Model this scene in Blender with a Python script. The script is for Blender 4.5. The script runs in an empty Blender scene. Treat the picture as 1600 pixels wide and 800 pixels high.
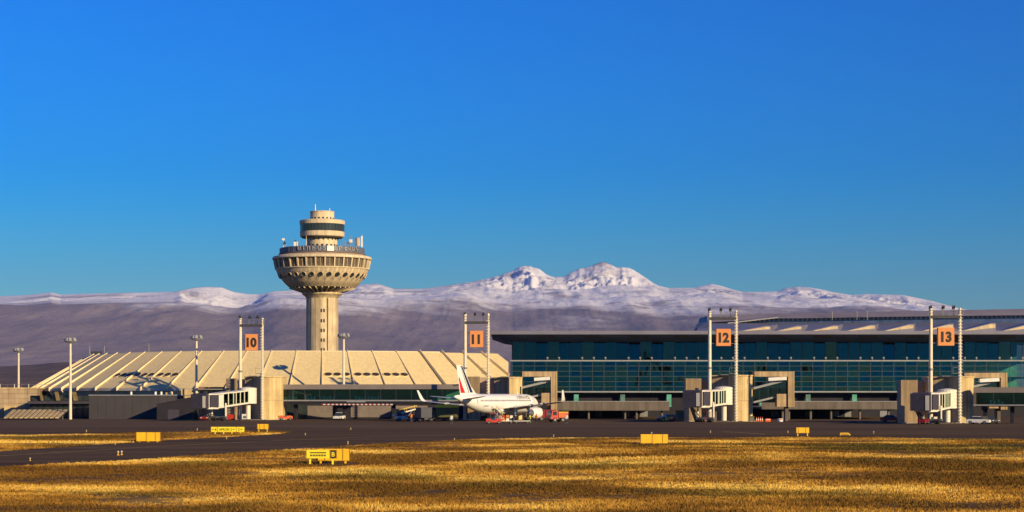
import bpy, math, random
import numpy as np
from mathutils import Vector

R = math.radians
scene = bpy.context.scene
COL = scene.collection
rng = random.Random(7)
nrg = np.random.default_rng(11)

# ------------------------------------------------------------------ camera
CAM_H, HORIZON, FOCAL = 5.2, 620.0, 3000.0      # eye height (m), horizon row and focal length of the 1600 px wide photograph
cam_data = bpy.data.cameras.new('camera')
cam_data.sensor_width = 36.0
cam_data.lens = 36.0 * FOCAL / 1600.0
cam_data.shift_y = (HORIZON - 400.0) / 1600.0
cam_data.clip_start, cam_data.clip_end = 1.0, 120000.0
camera = bpy.data.objects.new('camera', cam_data)
camera.location = (0, 0, CAM_H)
camera.rotation_euler = (R(90), 0, 0)
COL.objects.link(camera)
scene.camera = camera

# ------------------------------------------------------------------ sky and sun
SUN_AZ, SUN_EL = 43.0, 16.0       # degrees to the right of straight behind the camera, and above the horizon
world = bpy.data.worlds.new('World')
scene.world = world
world.use_nodes = True
wn, wl = world.node_tree.nodes, world.node_tree.links
wn.clear()
sky = wn.new('ShaderNodeTexSky')
sky.sky_type = 'NISHITA'
sky.sun_disc = False
sky.sun_elevation = R(SUN_EL)
sky.sun_rotation = R(180.0 - SUN_AZ)
sky.altitude = 900.0
sky.air_density = 1.6
sky.dust_density = 0.0
sky.ozone_density = 10.0
hsv = wn.new('ShaderNodeHueSaturation')
hsv.inputs['Saturation'].default_value = 1.32
bg = wn.new('ShaderNodeBackground')
bg.inputs['Strength'].default_value = 0.053
wo = wn.new('ShaderNodeOutputWorld')
wl.new(sky.outputs['Color'], hsv.inputs['Color'])
gam = wn.new('ShaderNodeGamma')
gam.inputs['Gamma'].default_value = 1.5
wl.new(hsv.outputs['Color'], gam.inputs['Color'])
wl.new(gam.outputs['Color'], bg.inputs['Color'])
wl.new(bg.outputs['Background'], wo.inputs['Surface'])

sun_data = bpy.data.lights.new('sun', 'SUN')
sun_data.energy = 5.0
sun_data.angle = R(0.5)
sun_data.color = (1.0, 0.76, 0.40)
sun = bpy.data.objects.new('sun', sun_data)
_sd = Vector((math.sin(R(SUN_AZ)) * math.cos(R(SUN_EL)), -math.cos(R(SUN_AZ)) * math.cos(R(SUN_EL)), math.sin(R(SUN_EL))))
sun.rotation_euler = _sd.to_track_quat('Z', 'Y').to_euler()
COL.objects.link(sun)

scene.view_settings.view_transform = 'Standard'
scene.view_settings.look = 'None'
scene.view_settings.exposure = 0.35
scene.view_settings.gamma = 1.0
scene.view_settings.use_curve_mapping = False
scene.render.engine = 'CYCLES'
scene.cycles.use_denoising = True
scene.cycles.max_bounces = 6
scene.cycles.diffuse_bounces = 3
scene.cycles.glossy_bounces = 3
scene.cycles.transmission_bounces = 4
scene.cycles.transparent_max_bounces = 12
scene.cycles.volume_bounces = 0
scene.cycles.sample_clamp_indirect = 4.0


# ------------------------------------------------------------------ helpers
def P(px, py, Y):
    """World point seen at photo pixel (px, py) when it stands Y metres away."""
    return Vector(((px - 800.0) * Y / FOCAL, Y, CAM_H - (py - HORIZON) * Y / FOCAL))


def GY(py):
    return CAM_H * FOCAL / (py - HORIZON)


def X_(px, Y):
    return (px - 800.0) * Y / FOCAL


def Z_(py, Y):
    return CAM_H - (py - HORIZON) * Y / FOCAL


class MB:
    def __init__(self):
        self.v, self.f = [], []

    def add(self, vs, fs):
        n = len(self.v)
        self.v += [tuple(p) for p in vs]
        self.f += [tuple(i + n for i in f) for f in fs]
        return self

    def hexa(self, p):      # 8 points: bottom ring of four, top ring of four
        return self.add(p, [(3, 2, 1, 0), (4, 5, 6, 7), (0, 1, 5, 4), (1, 2, 6, 5), (2, 3, 7, 6), (3, 0, 4, 7)])

    def box(self, x0, x1, y0, y1, z0, z1):
        return self.hexa([(x0, y0, z0), (x1, y0, z0), (x1, y1, z0), (x0, y1, z0), (x0, y0, z1), (x1, y0, z1), (x1, y1, z1), (x0, y1, z1)])

    def pbox(self, x0, x1, yt, yb, Y, depth):
        """Box whose front face, Y metres away, covers the photo rectangle."""
        return self.box(X_(x0, Y), X_(x1, Y), Y, Y + depth, Z_(yb, Y), Z_(yt, Y))

    def prism(self, pts, z0, z1):      # plan polygon, counter-clockwise
        n = len(pts)
        vs = [(x, y, z0) for x, y in pts] + [(x, y, z1) for x, y in pts]
        fs = [tuple(reversed(range(n))), tuple(range(n, 2 * n))]
        fs += [(i, (i + 1) % n, n + (i + 1) % n, n + i) for i in range(n)]
        return self.add(vs, fs)

    def slab(self, prof, axis, a, b):
        """Polygon in two axes extruded along axis ('x' or 'y') from a to b; prof holds the other coordinate and z."""
        n = len(prof)
        m = (lambda t, q: (t, q[0], q[1])) if axis == 'x' else (lambda t, q: (q[0], t, q[1]))
        vs = [m(a, q) for q in prof] + [m(b, q) for q in prof]
        fs = [tuple(reversed(range(n))), tuple(range(n, 2 * n))]
        fs += [(i, (i + 1) % n, n + (i + 1) % n, n + i) for i in range(n)]
        return self.add(vs, fs)

    def beam(self, p0, p1, w, h):
        p0, p1 = Vector(p0), Vector(p1)
        d = (p1 - p0).normalized()
        up = Vector((0, 0, 1)) if abs(d.z) < 0.95 else Vector((0, 1, 0))
        s = d.cross(up).normalized() * (w / 2)
        u = s.cross(d).normalized() * (h / 2)
        return self.hexa([p0 - s - u, p0 + s - u, p1 + s - u, p1 - s - u, p0 - s + u, p0 + s + u, p1 + s + u, p1 - s + u])

    def tube(self, p0, p1, r0, r1=None, n=8, cap=True):
        r1 = r0 if r1 is None else r1
        p0, p1 = Vector(p0), Vector(p1)
        d = (p1 - p0).normalized()
        up = Vector((0, 0, 1)) if abs(d.z) < 0.95 else Vector((1, 0, 0))
        s = d.cross(up).normalized()
        u = s.cross(d).normalized()
        vs = []
        for p, r in ((p0, r0), (p1, r1)):
            for i in range(n):
                a = 2 * math.pi * i / n
                vs.append(p + s * (r * math.cos(a)) + u * (r * math.sin(a)))
        fs = [(i, (i + 1) % n, n + (i + 1) % n, n + i) for i in range(n)]
        if cap:
            fs += [tuple(reversed(range(n))), tuple(range(n, 2 * n))]
        return self.add(vs, fs)

    def lathe(self, prof, n=32, c=(0, 0, 0), a0=0.0, a1=2 * math.pi):
        full = abs(a1 - a0 - 2 * math.pi) < 1e-6
        k = n if full else n + 1
        vs = []
        for r, z in prof:
            for i in range(k):
                a = a0 + (a1 - a0) * i / n
                vs.append((c[0] + r * math.cos(a), c[1] + r * math.sin(a), c[2] + z))
        fs = []
        for j in range(len(prof) - 1):
            for i in range(n):
                i2 = (i + 1) % k
                fs.append((j * k + i, j * k + i2, (j + 1) * k + i2, (j + 1) * k + i))
        if full:
            if prof[0][0] > 1e-4:
                fs.append(tuple(reversed(range(k))))
            if prof[-1][0] > 1e-4:
                fs.append(tuple(range((len(prof) - 1) * k, len(prof) * k)))
        return self.add(vs, fs)

    def loft(self, rings, cap=True):
        n = len(rings[0])
        vs = [p for r in rings for p in r]
        fs = []
        for j in range(len(rings) - 1):
            for i in range(n):
                fs.append((j * n + i, j * n + (i + 1) % n, (j + 1) * n + (i + 1) % n, (j + 1) * n + i))
        if cap:
            fs += [tuple(reversed(range(n))), tuple(range((len(rings) - 1) * n, len(rings) * n))]
        return self.add(vs, fs)


OFF = {}


def tag(o, label=None, cat=None, group=None, kind=None):
    if label:
        o['label'] = label
    if cat:
        o['category'] = cat
    if group:
        o['group'] = group
    if kind:
        o['kind'] = kind
    return o


def thing(name, label, cat, loc=(0, 0, 0), rotz=0.0, group=None):
    o = bpy.data.objects.new(name, None)
    o.empty_display_size = 0.5
    o.location = loc
    o.rotation_euler = (0, 0, rotz)
    COL.objects.link(o)
    return tag(o, label, cat, group)


def link_mesh(name, me, mat, parent=None):
    if mat is not None and not me.materials:
        me.materials.append(mat)
    o = bpy.data.objects.new(name, me)
    COL.objects.link(o)
    if parent is not None:
        o.parent = parent
    return o


def part(mb, name, mat, parent=None, world=False, smooth=False):
    """Link what mb holds as one mesh object. world=True: mb is in world coordinates, the root Empty stands unrotated."""
    off = (0, 0, 0)
    if world and parent is not None:
        r = parent
        while r.parent is not None:
            r = r.parent
        off = tuple(r.location)
    me = bpy.data.meshes.new(name)
    vs = mb.v if off == (0, 0, 0) else [(a - off[0], b - off[1], c - off[2]) for a, b, c in mb.v]
    me.from_pydata(vs, [], mb.f)
    if smooth:
        me.polygons.foreach_set('use_smooth', [True] * len(me.polygons))
        try:
            me.set_sharp_from_angle(angle=R(35))
        except Exception:
            pass
    me.update()
    return link_mesh(name, me, mat, parent)


def dup(o, parent, loc=None, rotz=None, scale=None):
    c = o.copy()
    COL.objects.link(c)
    c.parent = parent
    if loc is not None:
        c.location = loc
    if rotz is not None:
        c.rotation_euler = (0, 0, rotz)
    if scale is not None:
        c.scale = scale
    return c


def kids(o):
    return [c for c in bpy.data.objects if c.parent == o]


def copy_tree(o, parent=None):
    c = o.copy()
    COL.objects.link(c)
    c.parent = parent
    for ch in kids(o):
        copy_tree(ch, c)
    return c


def lettering(txt, height, name, mat, parent, origin, right=(1, 0, 0), up=(0, 0, 1), align='CENTER', depth=0.01, bold=0.0, squash=1.0):
    """Flat letters as a mesh: cap height `height`, centred on origin (in the parent's space), reading along `right`."""
    cu = bpy.data.curves.new(name, 'FONT')
    cu.body = txt
    cu.align_x = align
    cu.size = height * 1.37
    cu.extrude = depth
    cu.offset = bold
    cu.resolution_u = 3
    tmp = bpy.data.objects.new('tmp_text', cu)
    me = bpy.data.meshes.new_from_object(tmp)
    bpy.data.objects.remove(tmp)
    r, u = Vector(right).normalized(), Vector(up).normalized()
    nrm = r.cross(u)
    o = Vector(origin)
    for v in me.vertices:
        x, y, z = v.co
        v.co = o + r * (x * squash) + u * (y - height / 2) + nrm * z
    me.name = name
    return link_mesh(name, me, mat, parent)


# ------------------------------------------------------------------ materials
MATS = {}


def mat(name, col, rough=0.7, var=0.18, scale=0.6, metal=0.0, streak=0.0, bump=0.0, spec=0.35, col2=None):
    """Principled material with uneven colour: large soft blotches, fine grain and, with streak, vertical weather streaks."""
    if name in MATS:
        return MATS[name]
    m = bpy.data.materials.new(name)
    m.use_nodes = True
    nt = m.node_tree
    n, l = nt.nodes, nt.links
    b = n['Principled BSDF']
    b.inputs['Roughness'].default_value = rough
    b.inputs['Metallic'].default_value = metal
    b.inputs['Specular IOR Level'].default_value = spec
    tc = n.new('ShaderNodeTexCoord')
    nz = n.new('ShaderNodeTexNoise')
    nz.inputs['Scale'].default_value = scale
    nz.inputs['Detail'].default_value = 6.0
    nz.inputs['Roughness'].default_value = 0.65
    l.new(tc.outputs['Object'], nz.inputs['Vector'])
    cr = n.new('ShaderNodeMapRange')
    cr.inputs['From Min'].default_value = 0.3
    cr.inputs['From Max'].default_value = 0.7
    l.new(nz.outputs['Fac'], cr.inputs['Value'])
    mx = n.new('ShaderNodeMix')
    mx.data_type = 'RGBA'
    c2 = col2 if col2 else tuple(c * (1.0 - 1.6 * var) for c in col)
    mx.inputs[6].default_value = (*c2, 1)
    mx.inputs[7].default_value = (*[min(1.0, c * (1 + 0.5 * var)) for c in col], 1)
    l.new(cr.outputs['Result'], mx.inputs[0])
    out = mx.outputs[2]
    if streak > 0:
        mp = n.new('ShaderNodeMapping')
        mp.inputs['Scale'].default_value = (1.3, 1.3, 0.07)
        l.new(tc.outputs['Object'], mp.inputs['Vector'])
        n2 = n.new('ShaderNodeTexNoise')
        n2.inputs['Scale'].default_value = 1.0
        n2.inputs['Detail'].default_value = 5.0
        l.new(mp.outputs['Vector'], n2.inputs['Vector'])
        r2 = n.new('ShaderNodeMapRange')
        r2.inputs['From Min'].default_value = 0.42
        r2.inputs['From Max'].default_value = 0.62
        r2.inputs['To Min'].default_value = 1.0 - streak
        r2.inputs['To Max'].default_value = 1.0
        l.new(n2.outputs['Fac'], r2.inputs['Value'])
        m2 = n.new('ShaderNodeMix')
        m2.data_type = 'RGBA'
        m2.blend_type = 'MULTIPLY'
        m2.inputs[0].default_value = 1.0
        l.new(out, m2.inputs[6])
        l.new(r2.outputs['Result'], m2.inputs[7])
        out = m2.outputs[2]
    l.new(out, b.inputs['Base Color'])
    if bump > 0:
        bp = n.new('ShaderNodeBump')
        bp.inputs['Strength'].default_value = bump
        bp.inputs['Distance'].default_value = 0.05
        l.new(nz.outputs['Fac'], bp.inputs['Height'])
        l.new(bp.outputs['Normal'], b.inputs['Normal'])
    MATS[name] = m
    return m


def glass(name, tint, gloss=0.02, refl=1.0):
    """Tinted window pane: what lies behind shows through the tint, the sky mirrors off by Fresnel."""
    if name in MATS:
        return MATS[name]
    m = bpy.data.materials.new(name)
    m.use_nodes = True
    n, l = m.node_tree.nodes, m.node_tree.links
    n.clear()
    o = n.new('ShaderNodeOutputMaterial')
    t = n.new('ShaderNodeBsdfTransparent')
    t.inputs['Color'].default_value = (*tint, 1)
    g = n.new('ShaderNodeBsdfGlossy')
    g.inputs['Roughness'].default_value = gloss
    g.inputs['Color'].default_value = (refl * 0.62, refl * 0.80, refl * 0.84, 1)
    fr = n.new('ShaderNodeFresnel')
    fr.inputs['IOR'].default_value = 1.58
    mx = n.new('ShaderNodeMixShader')
    l.new(fr.outputs['Fac'], mx.inputs['Fac'])
    l.new(t.outputs['BSDF'], mx.inputs[1])
    l.new(g.outputs['BSDF'], mx.inputs[2])
    l.new(mx.outputs['Shader'], o.inputs['Surface'])
    MATS[name] = m
    return m


# ------------------------------------------------------------------ noise for terrain and grass
def _hash(ix, iy, seed):
    h = (ix.astype(np.int64) * 374761393 + iy.astype(np.int64) * 668265263 + seed * 1274126177) & 0xFFFFFFFF
    h = ((h ^ (h >> 13)) * 1274126177) & 0xFFFFFFFF
    return ((h ^ (h >> 16)) & 0xFFFF) / 65535.0


def vnoise(x, y, seed=0):
    ix, iy = np.floor(x), np.floor(y)
    fx, fy = x - ix, y - iy
    fx, fy = fx * fx * (3 - 2 * fx), fy * fy * (3 - 2 * fy)
    a, b = _hash(ix, iy, seed), _hash(ix + 1, iy, seed)
    c, d = _hash(ix, iy + 1, seed), _hash(ix + 1, iy + 1, seed)
    return (a * (1 - fx) + b * fx) * (1 - fy) + (c * (1 - fx) + d * fx) * fy


def fbm(x, y, octaves=5, seed=0, gain=0.5):
    s, a, t = 0.0, 1.0, 0.0
    for k in range(octaves):
        s = s + a * vnoise(x * 2 ** k, y * 2 ** k, seed + k)
        t += a
        a *= gain
    return s / t


def ridged(x, y, octaves=5, seed=0, gain=0.5):
    s, a, t = 0.0, 1.0, 0.0
    for k in range(octaves):
        s = s + a * (1 - np.abs(2 * vnoise(x * 2 ** k, y * 2 ** k, seed + k) - 1))
        t += a
        a *= gain
    return s / t


def mesh_np(name, verts, faces, mat_, parent=None, smooth=False):
    """Mesh from numpy arrays; faces is (n, 3) or (n, 4)."""
    me = bpy.data.meshes.new(name)
    k = faces.shape[1]
    me.vertices.add(len(verts))
    me.vertices.foreach_set('co', np.ascontiguousarray(verts, dtype=np.float32).ravel())
    me.loops.add(faces.size)
    me.loops.foreach_set('vertex_index', np.ascontiguousarray(faces, dtype=np.int32).ravel())
    me.polygons.add(len(faces))
    me.polygons.foreach_set('loop_start', np.arange(0, faces.size, k, dtype=np.int32))
    if smooth:
        me.polygons.foreach_set('use_smooth', np.ones(len(faces), dtype=bool))
    me.update(calc_edges=True)
    return link_mesh(name, me, mat_, parent)

# ================================================================== the setting
def ramp(nt, stops):
    r = nt.nodes.new('ShaderNodeValToRGB')
    e = r.color_ramp.elements
    while len(e) < len(stops):
        e.new(0.5)
    for k, (p, c) in enumerate(stops):
        e[k].position = p
        e[k].color = (*c, 1)
    return r


def world_noise(nt, scale, detail=6.0, rough=0.6):
    g = nt.nodes.new('ShaderNodeNewGeometry')
    mp = nt.nodes.new('ShaderNodeMapping')
    mp.inputs['Scale'].default_value = scale
    nz = nt.nodes.new('ShaderNodeTexNoise')
    nz.inputs['Scale'].default_value = 1.0
    nz.inputs['Detail'].default_value = detail
    nz.inputs['Roughness'].default_value = rough
    nt.links.new(g.outputs['Position'], mp.inputs['Vector'])
    nt.links.new(mp.outputs['Vector'], nz.inputs['Vector'])
    return nz


def mix_rgb(nt, a, b, fac, mode='MIX'):
    m = nt.nodes.new('ShaderNodeMix')
    m.data_type = 'RGBA'
    m.blend_type = mode
    for s, v in ((m.inputs[6], a), (m.inputs[7], b), (m.inputs[0], fac)):
        if hasattr(v, 'is_linked') or hasattr(v, 'links'):
            nt.links.new(v, s)
        elif isinstance(v, tuple):
            s.default_value = (*v, 1)
        else:
            s.default_value = v
    return m.outputs[2]


def grass_material(name, blades):
    m = bpy.data.materials.new(name)
    m.use_nodes = True
    nt = m.node_tree
    b = nt.nodes['Principled BSDF']
    b.inputs['Roughness'].default_value = 0.9
    b.inputs['Specular IOR Level'].default_value = 0.1
    k = 1.0 if blades else 0.75
    big = world_noise(nt, (0.050, 0.052, 0.0), 6.0, 0.55)
    r1 = ramp(nt, [(0.42, (0.170 * k, 0.090 * k, 0.018 * k)), (0.485, (0.35 * k, 0.180 * k, 0.032 * k)), (0.545, (0.60 * k, 0.335 * k, 0.055 * k)), (0.62, (0.88 * k, 0.60 * k, 0.13 * k))])
    nt.links.new(big.outputs['Fac'], r1.inputs['Fac'])
    gr = world_noise(nt, (0.060, 0.055, 0.0), 5.0, 0.6)
    rg = nt.nodes.new('ShaderNodeMapRange')
    rg.inputs['From Min'].default_value = 0.52
    rg.inputs['From Max'].default_value = 0.62
    rg.inputs['To Max'].default_value = 0.7
    nt.links.new(gr.outputs['Fac'], rg.inputs['Value'])
    c = mix_rgb(nt, r1.outputs['Color'], (0.120 * k, 0.092 * k, 0.020 * k), rg.outputs['Result'])
    # a belt of green weeds grows along the far side of the field, and a browner stretch near the taxiway bend
    geo = nt.nodes.new('ShaderNodeNewGeometry')
    for cx_, cy_, sx_, sy_, colr, amt in ((55.0, 197.0, 38.0, 15.0, (0.105, 0.085, 0.020), 1.0), (-26.0, 126.0, 16.0, 16.0, (0.19, 0.095, 0.018), 0.9), (-8.0, 172.0, 12.0, 22.0, (0.24, 0.12, 0.022), 0.7)):
        mp = nt.nodes.new('ShaderNodeMapping')
        mp.inputs['Location'].default_value = (-cx_ / sx_, -cy_ / sy_, 0)
        mp.inputs['Scale'].default_value = (1 / sx_, 1 / sy_, 0)
        nt.links.new(geo.outputs['Position'], mp.inputs['Vector'])
        ln = nt.nodes.new('ShaderNodeVectorMath')
        ln.operation = 'LENGTH'
        nt.links.new(mp.outputs['Vector'], ln.inputs[0])
        wb = nt.nodes.new('ShaderNodeMath')
        wb.operation = 'MULTIPLY_ADD'
        wb.inputs[1].default_value = 3.2
        nt.links.new(big.outputs['Fac'], wb.inputs[0])
        nt.links.new(ln.outputs['Value'], wb.inputs[2])
        mr = nt.nodes.new('ShaderNodeMapRange')
        mr.inputs['From Min'].default_value = 1.9
        mr.inputs['From Max'].default_value = 2.7
        mr.inputs['To Min'].default_value = amt
        mr.inputs['To Max'].default_value = 0.0
        nt.links.new(wb.outputs[0], mr.inputs['Value'])
        c = mix_rgb(nt, c, tuple(q * k for q in colr), mr.outputs['Result'])
    fine = world_noise(nt, (1.2, 1.2, 0.0), 3.0, 0.6)
    rf = nt.nodes.new('ShaderNodeMapRange')
    rf.inputs['From Min'].default_value = 0.3
    rf.inputs['From Max'].default_value = 0.7
    rf.inputs['To Min'].default_value = 0.75
    rf.inputs['To Max'].default_value = 1.2
    nt.links.new(fine.outputs['Fac'], rf.inputs['Value'])
    c = mix_rgb(nt, c, rf.outputs['Result'], 1.0, 'MULTIPLY')
    nt.links.new(c, b.inputs['Base Color'])
    if blades:
        tr = nt.nodes.new('ShaderNodeBsdfTranslucent')
        nt.links.new(c, tr.inputs['Color'])
        mx = nt.nodes.new('ShaderNodeMixShader')
        mx.inputs['Fac'].default_value = 0.2
        nt.links.new(b.outputs['BSDF'], mx.inputs[1])
        nt.links.new(tr.outputs['BSDF'], mx.inputs[2])
        nt.links.new(mx.outputs['Shader'], nt.nodes['Material Output'].inputs['Surface'])
    return m


def asphalt_material(name, dark, light):
    m = bpy.data.materials.new(name)
    m.use_nodes = True
    nt = m.node_tree
    b = nt.nodes['Principled BSDF']
    b.inputs['Roughness'].default_value = 0.95
    b.inputs['Specular IOR Level'].default_value = 0.04
    n1 = world_noise(nt, (0.012, 0.16, 0.0), 6.0, 0.6)
    r1 = ramp(nt, [(0.32, dark), (0.68, light)])
    nt.links.new(n1.outputs['Fac'], r1.inputs['Fac'])
    n2 = world_noise(nt, (1.1, 1.1, 0.0), 4.0, 0.6)
    rf = nt.nodes.new('ShaderNodeMapRange')
    rf.inputs['From Min'].default_value = 0.3
    rf.inputs['From Max'].default_value = 0.7
    rf.inputs['To Min'].default_value = 0.8
    rf.inputs['To Max'].default_value = 1.15
    nt.links.new(n2.outputs['Fac'], rf.inputs['Value'])
    nt.links.new(mix_rgb(nt, r1.outputs['Color'], rf.outputs['Result'], 1.0, 'MULTIPLY'), b.inputs['Base Color'])
    return m


M_SOIL = grass_material('dry_soil', False)
M_GRASS = grass_material('dry_grass', True)
M_TAXI = asphalt_material('taxiway_asphalt', (0.062, 0.039, 0.019), (0.160, 0.102, 0.052))
M_APRON = asphalt_material('apron_concrete', (0.080, 0.052, 0.028), (0.175, 0.118, 0.070))


def sheet(name, pts, z, m):
    mb = MB()
    mb.add([(x, y, z) for x, y in pts], [tuple(range(len(pts)))])
    o = part(mb, name, m)
    o['kind'] = 'structure'
    return o


# one sheet of dry ground as far as the mountains
sheet('ground', [(-30000, -4000), (30000, -4000), (30000, 43000), (-30000, 43000)], 0.0, M_SOIL)

# near edge of the paving as the photograph shows it: a taxiway bending away from the grass
EDGE = [(-400, 752), (-200, 741), (0, 731), (120, 724), (240, 716), (360, 709), (480, 701), (560, 695.5), (640, 690.5), (720, 687), (800, 685), (900, 683.6), (1000, 683), (1150, 682.8), (1300, 683.5), (1450, 685), (1600, 686.5), (1800, 688.5), (2000, 690)]
edge_pts = [(X_(x, GY(y)), GY(y)) for x, y in EDGE]
sheet('taxiway', edge_pts + [(190, 330), (-240, 330)], 0.010, M_TAXI)
sheet('apron', [(-260, 318), (210, 318), (260, 900), (-400, 900)], 0.016, M_APRON)
ISLAND = [(-300, 727), (-100, 713), (0, 705.5), (90, 699.5), (180, 693), (250, 689), (320, 685), (390, 681), (440, 677.8), (455, 675.6), (420, 674), (350, 673.6), (250, 675.6), (150, 677.5), (60, 679), (0, 680), (-150, 683), (-300, 686)]
isl_pts = [(X_(x, GY(y)), GY(y)) for x, y in ISLAND]
sheet('grass_verge', isl_pts, 0.022, M_SOIL)

# worn yellow paint on the taxiway
M_YLINE = mat('worn_yellow_paint', (0.50, 0.36, 0.05), 0.8, 0.4, 0.9)


def stripe(name, pts, w, z):
    vs, fs = [], []
    for i, (x, y) in enumerate(pts):
        a = pts[max(0, i - 1)]
        b = pts[min(len(pts) - 1, i + 1)]
        d = Vector((b[0] - a[0], b[1] - a[1])).normalized() * (w / 2)
        vs += [(x - d.y, y + d.x, z), (x + d.y, y - d.x, z)]
        if i:
            k = 2 * i
            fs.append((k - 2, k - 1, k + 1, k))
    o = part(MB().add(vs, fs), name, M_YLINE)
    o['kind'] = 'structure'
    return o


stripe('taxiway_line', [(X_(x, GY(y)), GY(y)) for x, y in ((1130, 674.5), (1150, 675.6), (1172, 677.0), (1195, 678.6))], 0.5, 0.0145)
stripe('taxiway_line', [(X_(x, GY(y)), GY(y)) for x, y in ((-150, 721), (60, 709), (240, 698), (400, 690), (560, 683.5), (700, 679.5), (860, 677.5), (1000, 676.6))], 0.30, 0.0145)
stripe('apron_line', [(-150, 348), (-40, 346), (60, 344), (150, 343)], 0.2, 0.0205)


# dry grass: one mass of tufts, thinner with distance
def inside(px_, py_, poly):
    r = np.zeros(len(px_), dtype=bool)
    j = len(poly) - 1
    for i in range(len(poly)):
        xi, yi = poly[i]
        xj, yj = poly[j]
        c = ((yi > py_) != (yj > py_)) & (px_ < (xj - xi) * (py_ - yi) / (yj - yi + 1e-12) + xi)
        r ^= c
        j = i
    return r


def tufts(bands, keep, z0):
    xs, ys = [], []
    for y0, y1, dens in bands:
        w = 0.31 * y1 + 8
        n = int(dens * (y1 - y0) * 2 * w)
        x = nrg.uniform(-w, w, n)
        y = nrg.uniform(y0, y1, n)
        ok = np.abs(x) < 0.29 * y + 6
        x, y = x[ok], y[ok]
        ok = keep(x, y)
        xs.append(x[ok])
        ys.append(y[ok])
    x, y = np.concatenate(xs), np.concatenate(ys)
    patch = fbm(x * 0.11, y * 0.10, 4, 3)
    rough_ = fbm(x * 0.5, y * 0.5, 3, 9)
    ok = rough_ + patch > nrg.uniform(0.55, 1.05, len(x))
    x, y, patch = x[ok], y[ok], patch[ok]
    hgt = (0.05 + 0.13 * np.clip((patch - 0.32) * 2.4, 0, 1)) * nrg.uniform(0.6, 1.5, len(x))
    big = nrg.random(len(x)) < 0.012
    hgt[big] *= 1.6
    NB = 3
    n = len(x)
    v = np.zeros((n, NB, 3, 3), dtype=np.float32)
    for b in range(NB):
        a = nrg.uniform(0, 2 * np.pi, n)
        bx = x + nrg.normal(0, 0.10, n)
        by = y + nrg.normal(0, 0.10, n)
        wd = nrg.uniform(0.025, 0.06, n) * (1 + (y - 90) / 160.0)
        hh = hgt * nrg.uniform(0.6, 1.2, n)
        ln = hh * nrg.uniform(0.1, 0.9, n)
        la = nrg.uniform(0, 2 * np.pi, n)
        v[:, b, 0] = np.stack([bx - wd * np.cos(a), by - wd * np.sin(a), np.full(n, z0)], 1)
        v[:, b, 1] = np.stack([bx + wd * np.cos(a), by + wd * np.sin(a), np.full(n, z0)], 1)
        v[:, b, 2] = np.stack([bx + ln * np.cos(la), by + ln * np.sin(la), z0 + hh], 1)
    v = v.reshape(-1, 3)
    return v, np.arange(len(v), dtype=np.int32).reshape(-1, 3)


_ex = np.array([p[0] for p in edge_pts])
_ey = np.array([p[1] for p in edge_pts])


def near_side(x, y):
    wob = 0.9 * (fbm(x * 0.25, y * 0.25, 3, 21) - 0.5) * 2
    clear = np.ones(len(x), dtype=bool)
    for sx, sy, sr in ((-13.6, 148, 1.9), (15.0, 210, 1.8)):
        clear &= ((x - sx) / sr) ** 2 + ((y - sy) / 4.0) ** 2 > 1
    return (y < np.interp(x, _ex, _ey) - 0.3 + wob) & clear


v, f = tufts([(72, 110, 40.0), (110, 150, 24.0), (150, 245, 12.0)], near_side, -0.005)
tag(mesh_np('dry_grass', v, f, M_GRASS), 'golden dry grass covering the ground before the taxiway', 'grass', kind='stuff')
v, f = tufts([(165, 300, 7.0)], lambda x, y: inside(x, y, isl_pts), 0.02)
tag(mesh_np('dry_grass', v, f, M_GRASS), 'golden dry grass on the wedge of verge between taxiway and apron', 'grass', kind='stuff')

# ------------------------------------------------------------------ mountains
SKY_LINE = [(-300, 466), (-150, 465), (0, 463), (40, 461), (80, 457), (95, 460), (130, 459), (220, 457), (272, 456), (300, 450), (322, 448), (345, 448.5), (365, 456), (385, 459), (405, 460), (430, 455), (480, 452), (530, 448),
            (560, 445), (590, 443), (615, 451), (660, 451), (700, 446), (740, 440), (762, 435), (780, 431), (800, 423), (812, 417), (820, 414.5), (832, 417), (843, 421), (853, 429), (866, 434), (880, 432), (893, 426), (905, 419),
            (918, 416.5), (930, 414), (940, 410), (950, 411), (962, 417), (972, 416), (988, 421), (1002, 430), (1015, 438), (1028, 446), (1045, 450), (1085, 449.5), (1100, 446), (1112, 443.5), (1125, 446), (1140, 451), (1160, 456),
            (1190, 456), (1215, 455), (1228, 450), (1245, 448), (1266, 449), (1282, 452), (1300, 456), (1330, 461), (1352, 459.5), (1380, 460), (1410, 461), (1432, 465), (1455, 470), (1478, 476), (1500, 482), (1560, 492), (1640, 503), (1900, 530)]
FRONT = [(-300, 472), (0, 469), (120, 470), (240, 468), (275, 465.5), (300, 467), (340, 474), (372, 481), (395, 472), (418, 463), (440, 460), (480, 463), (540, 470), (600, 474), (680, 470), (720, 464), (745, 468), (765, 476), (850, 474), (1000, 472),
         (1150, 474), (1300, 478), (1450, 488), (1500, 495), (1640, 515), (1900, 540)]


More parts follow.
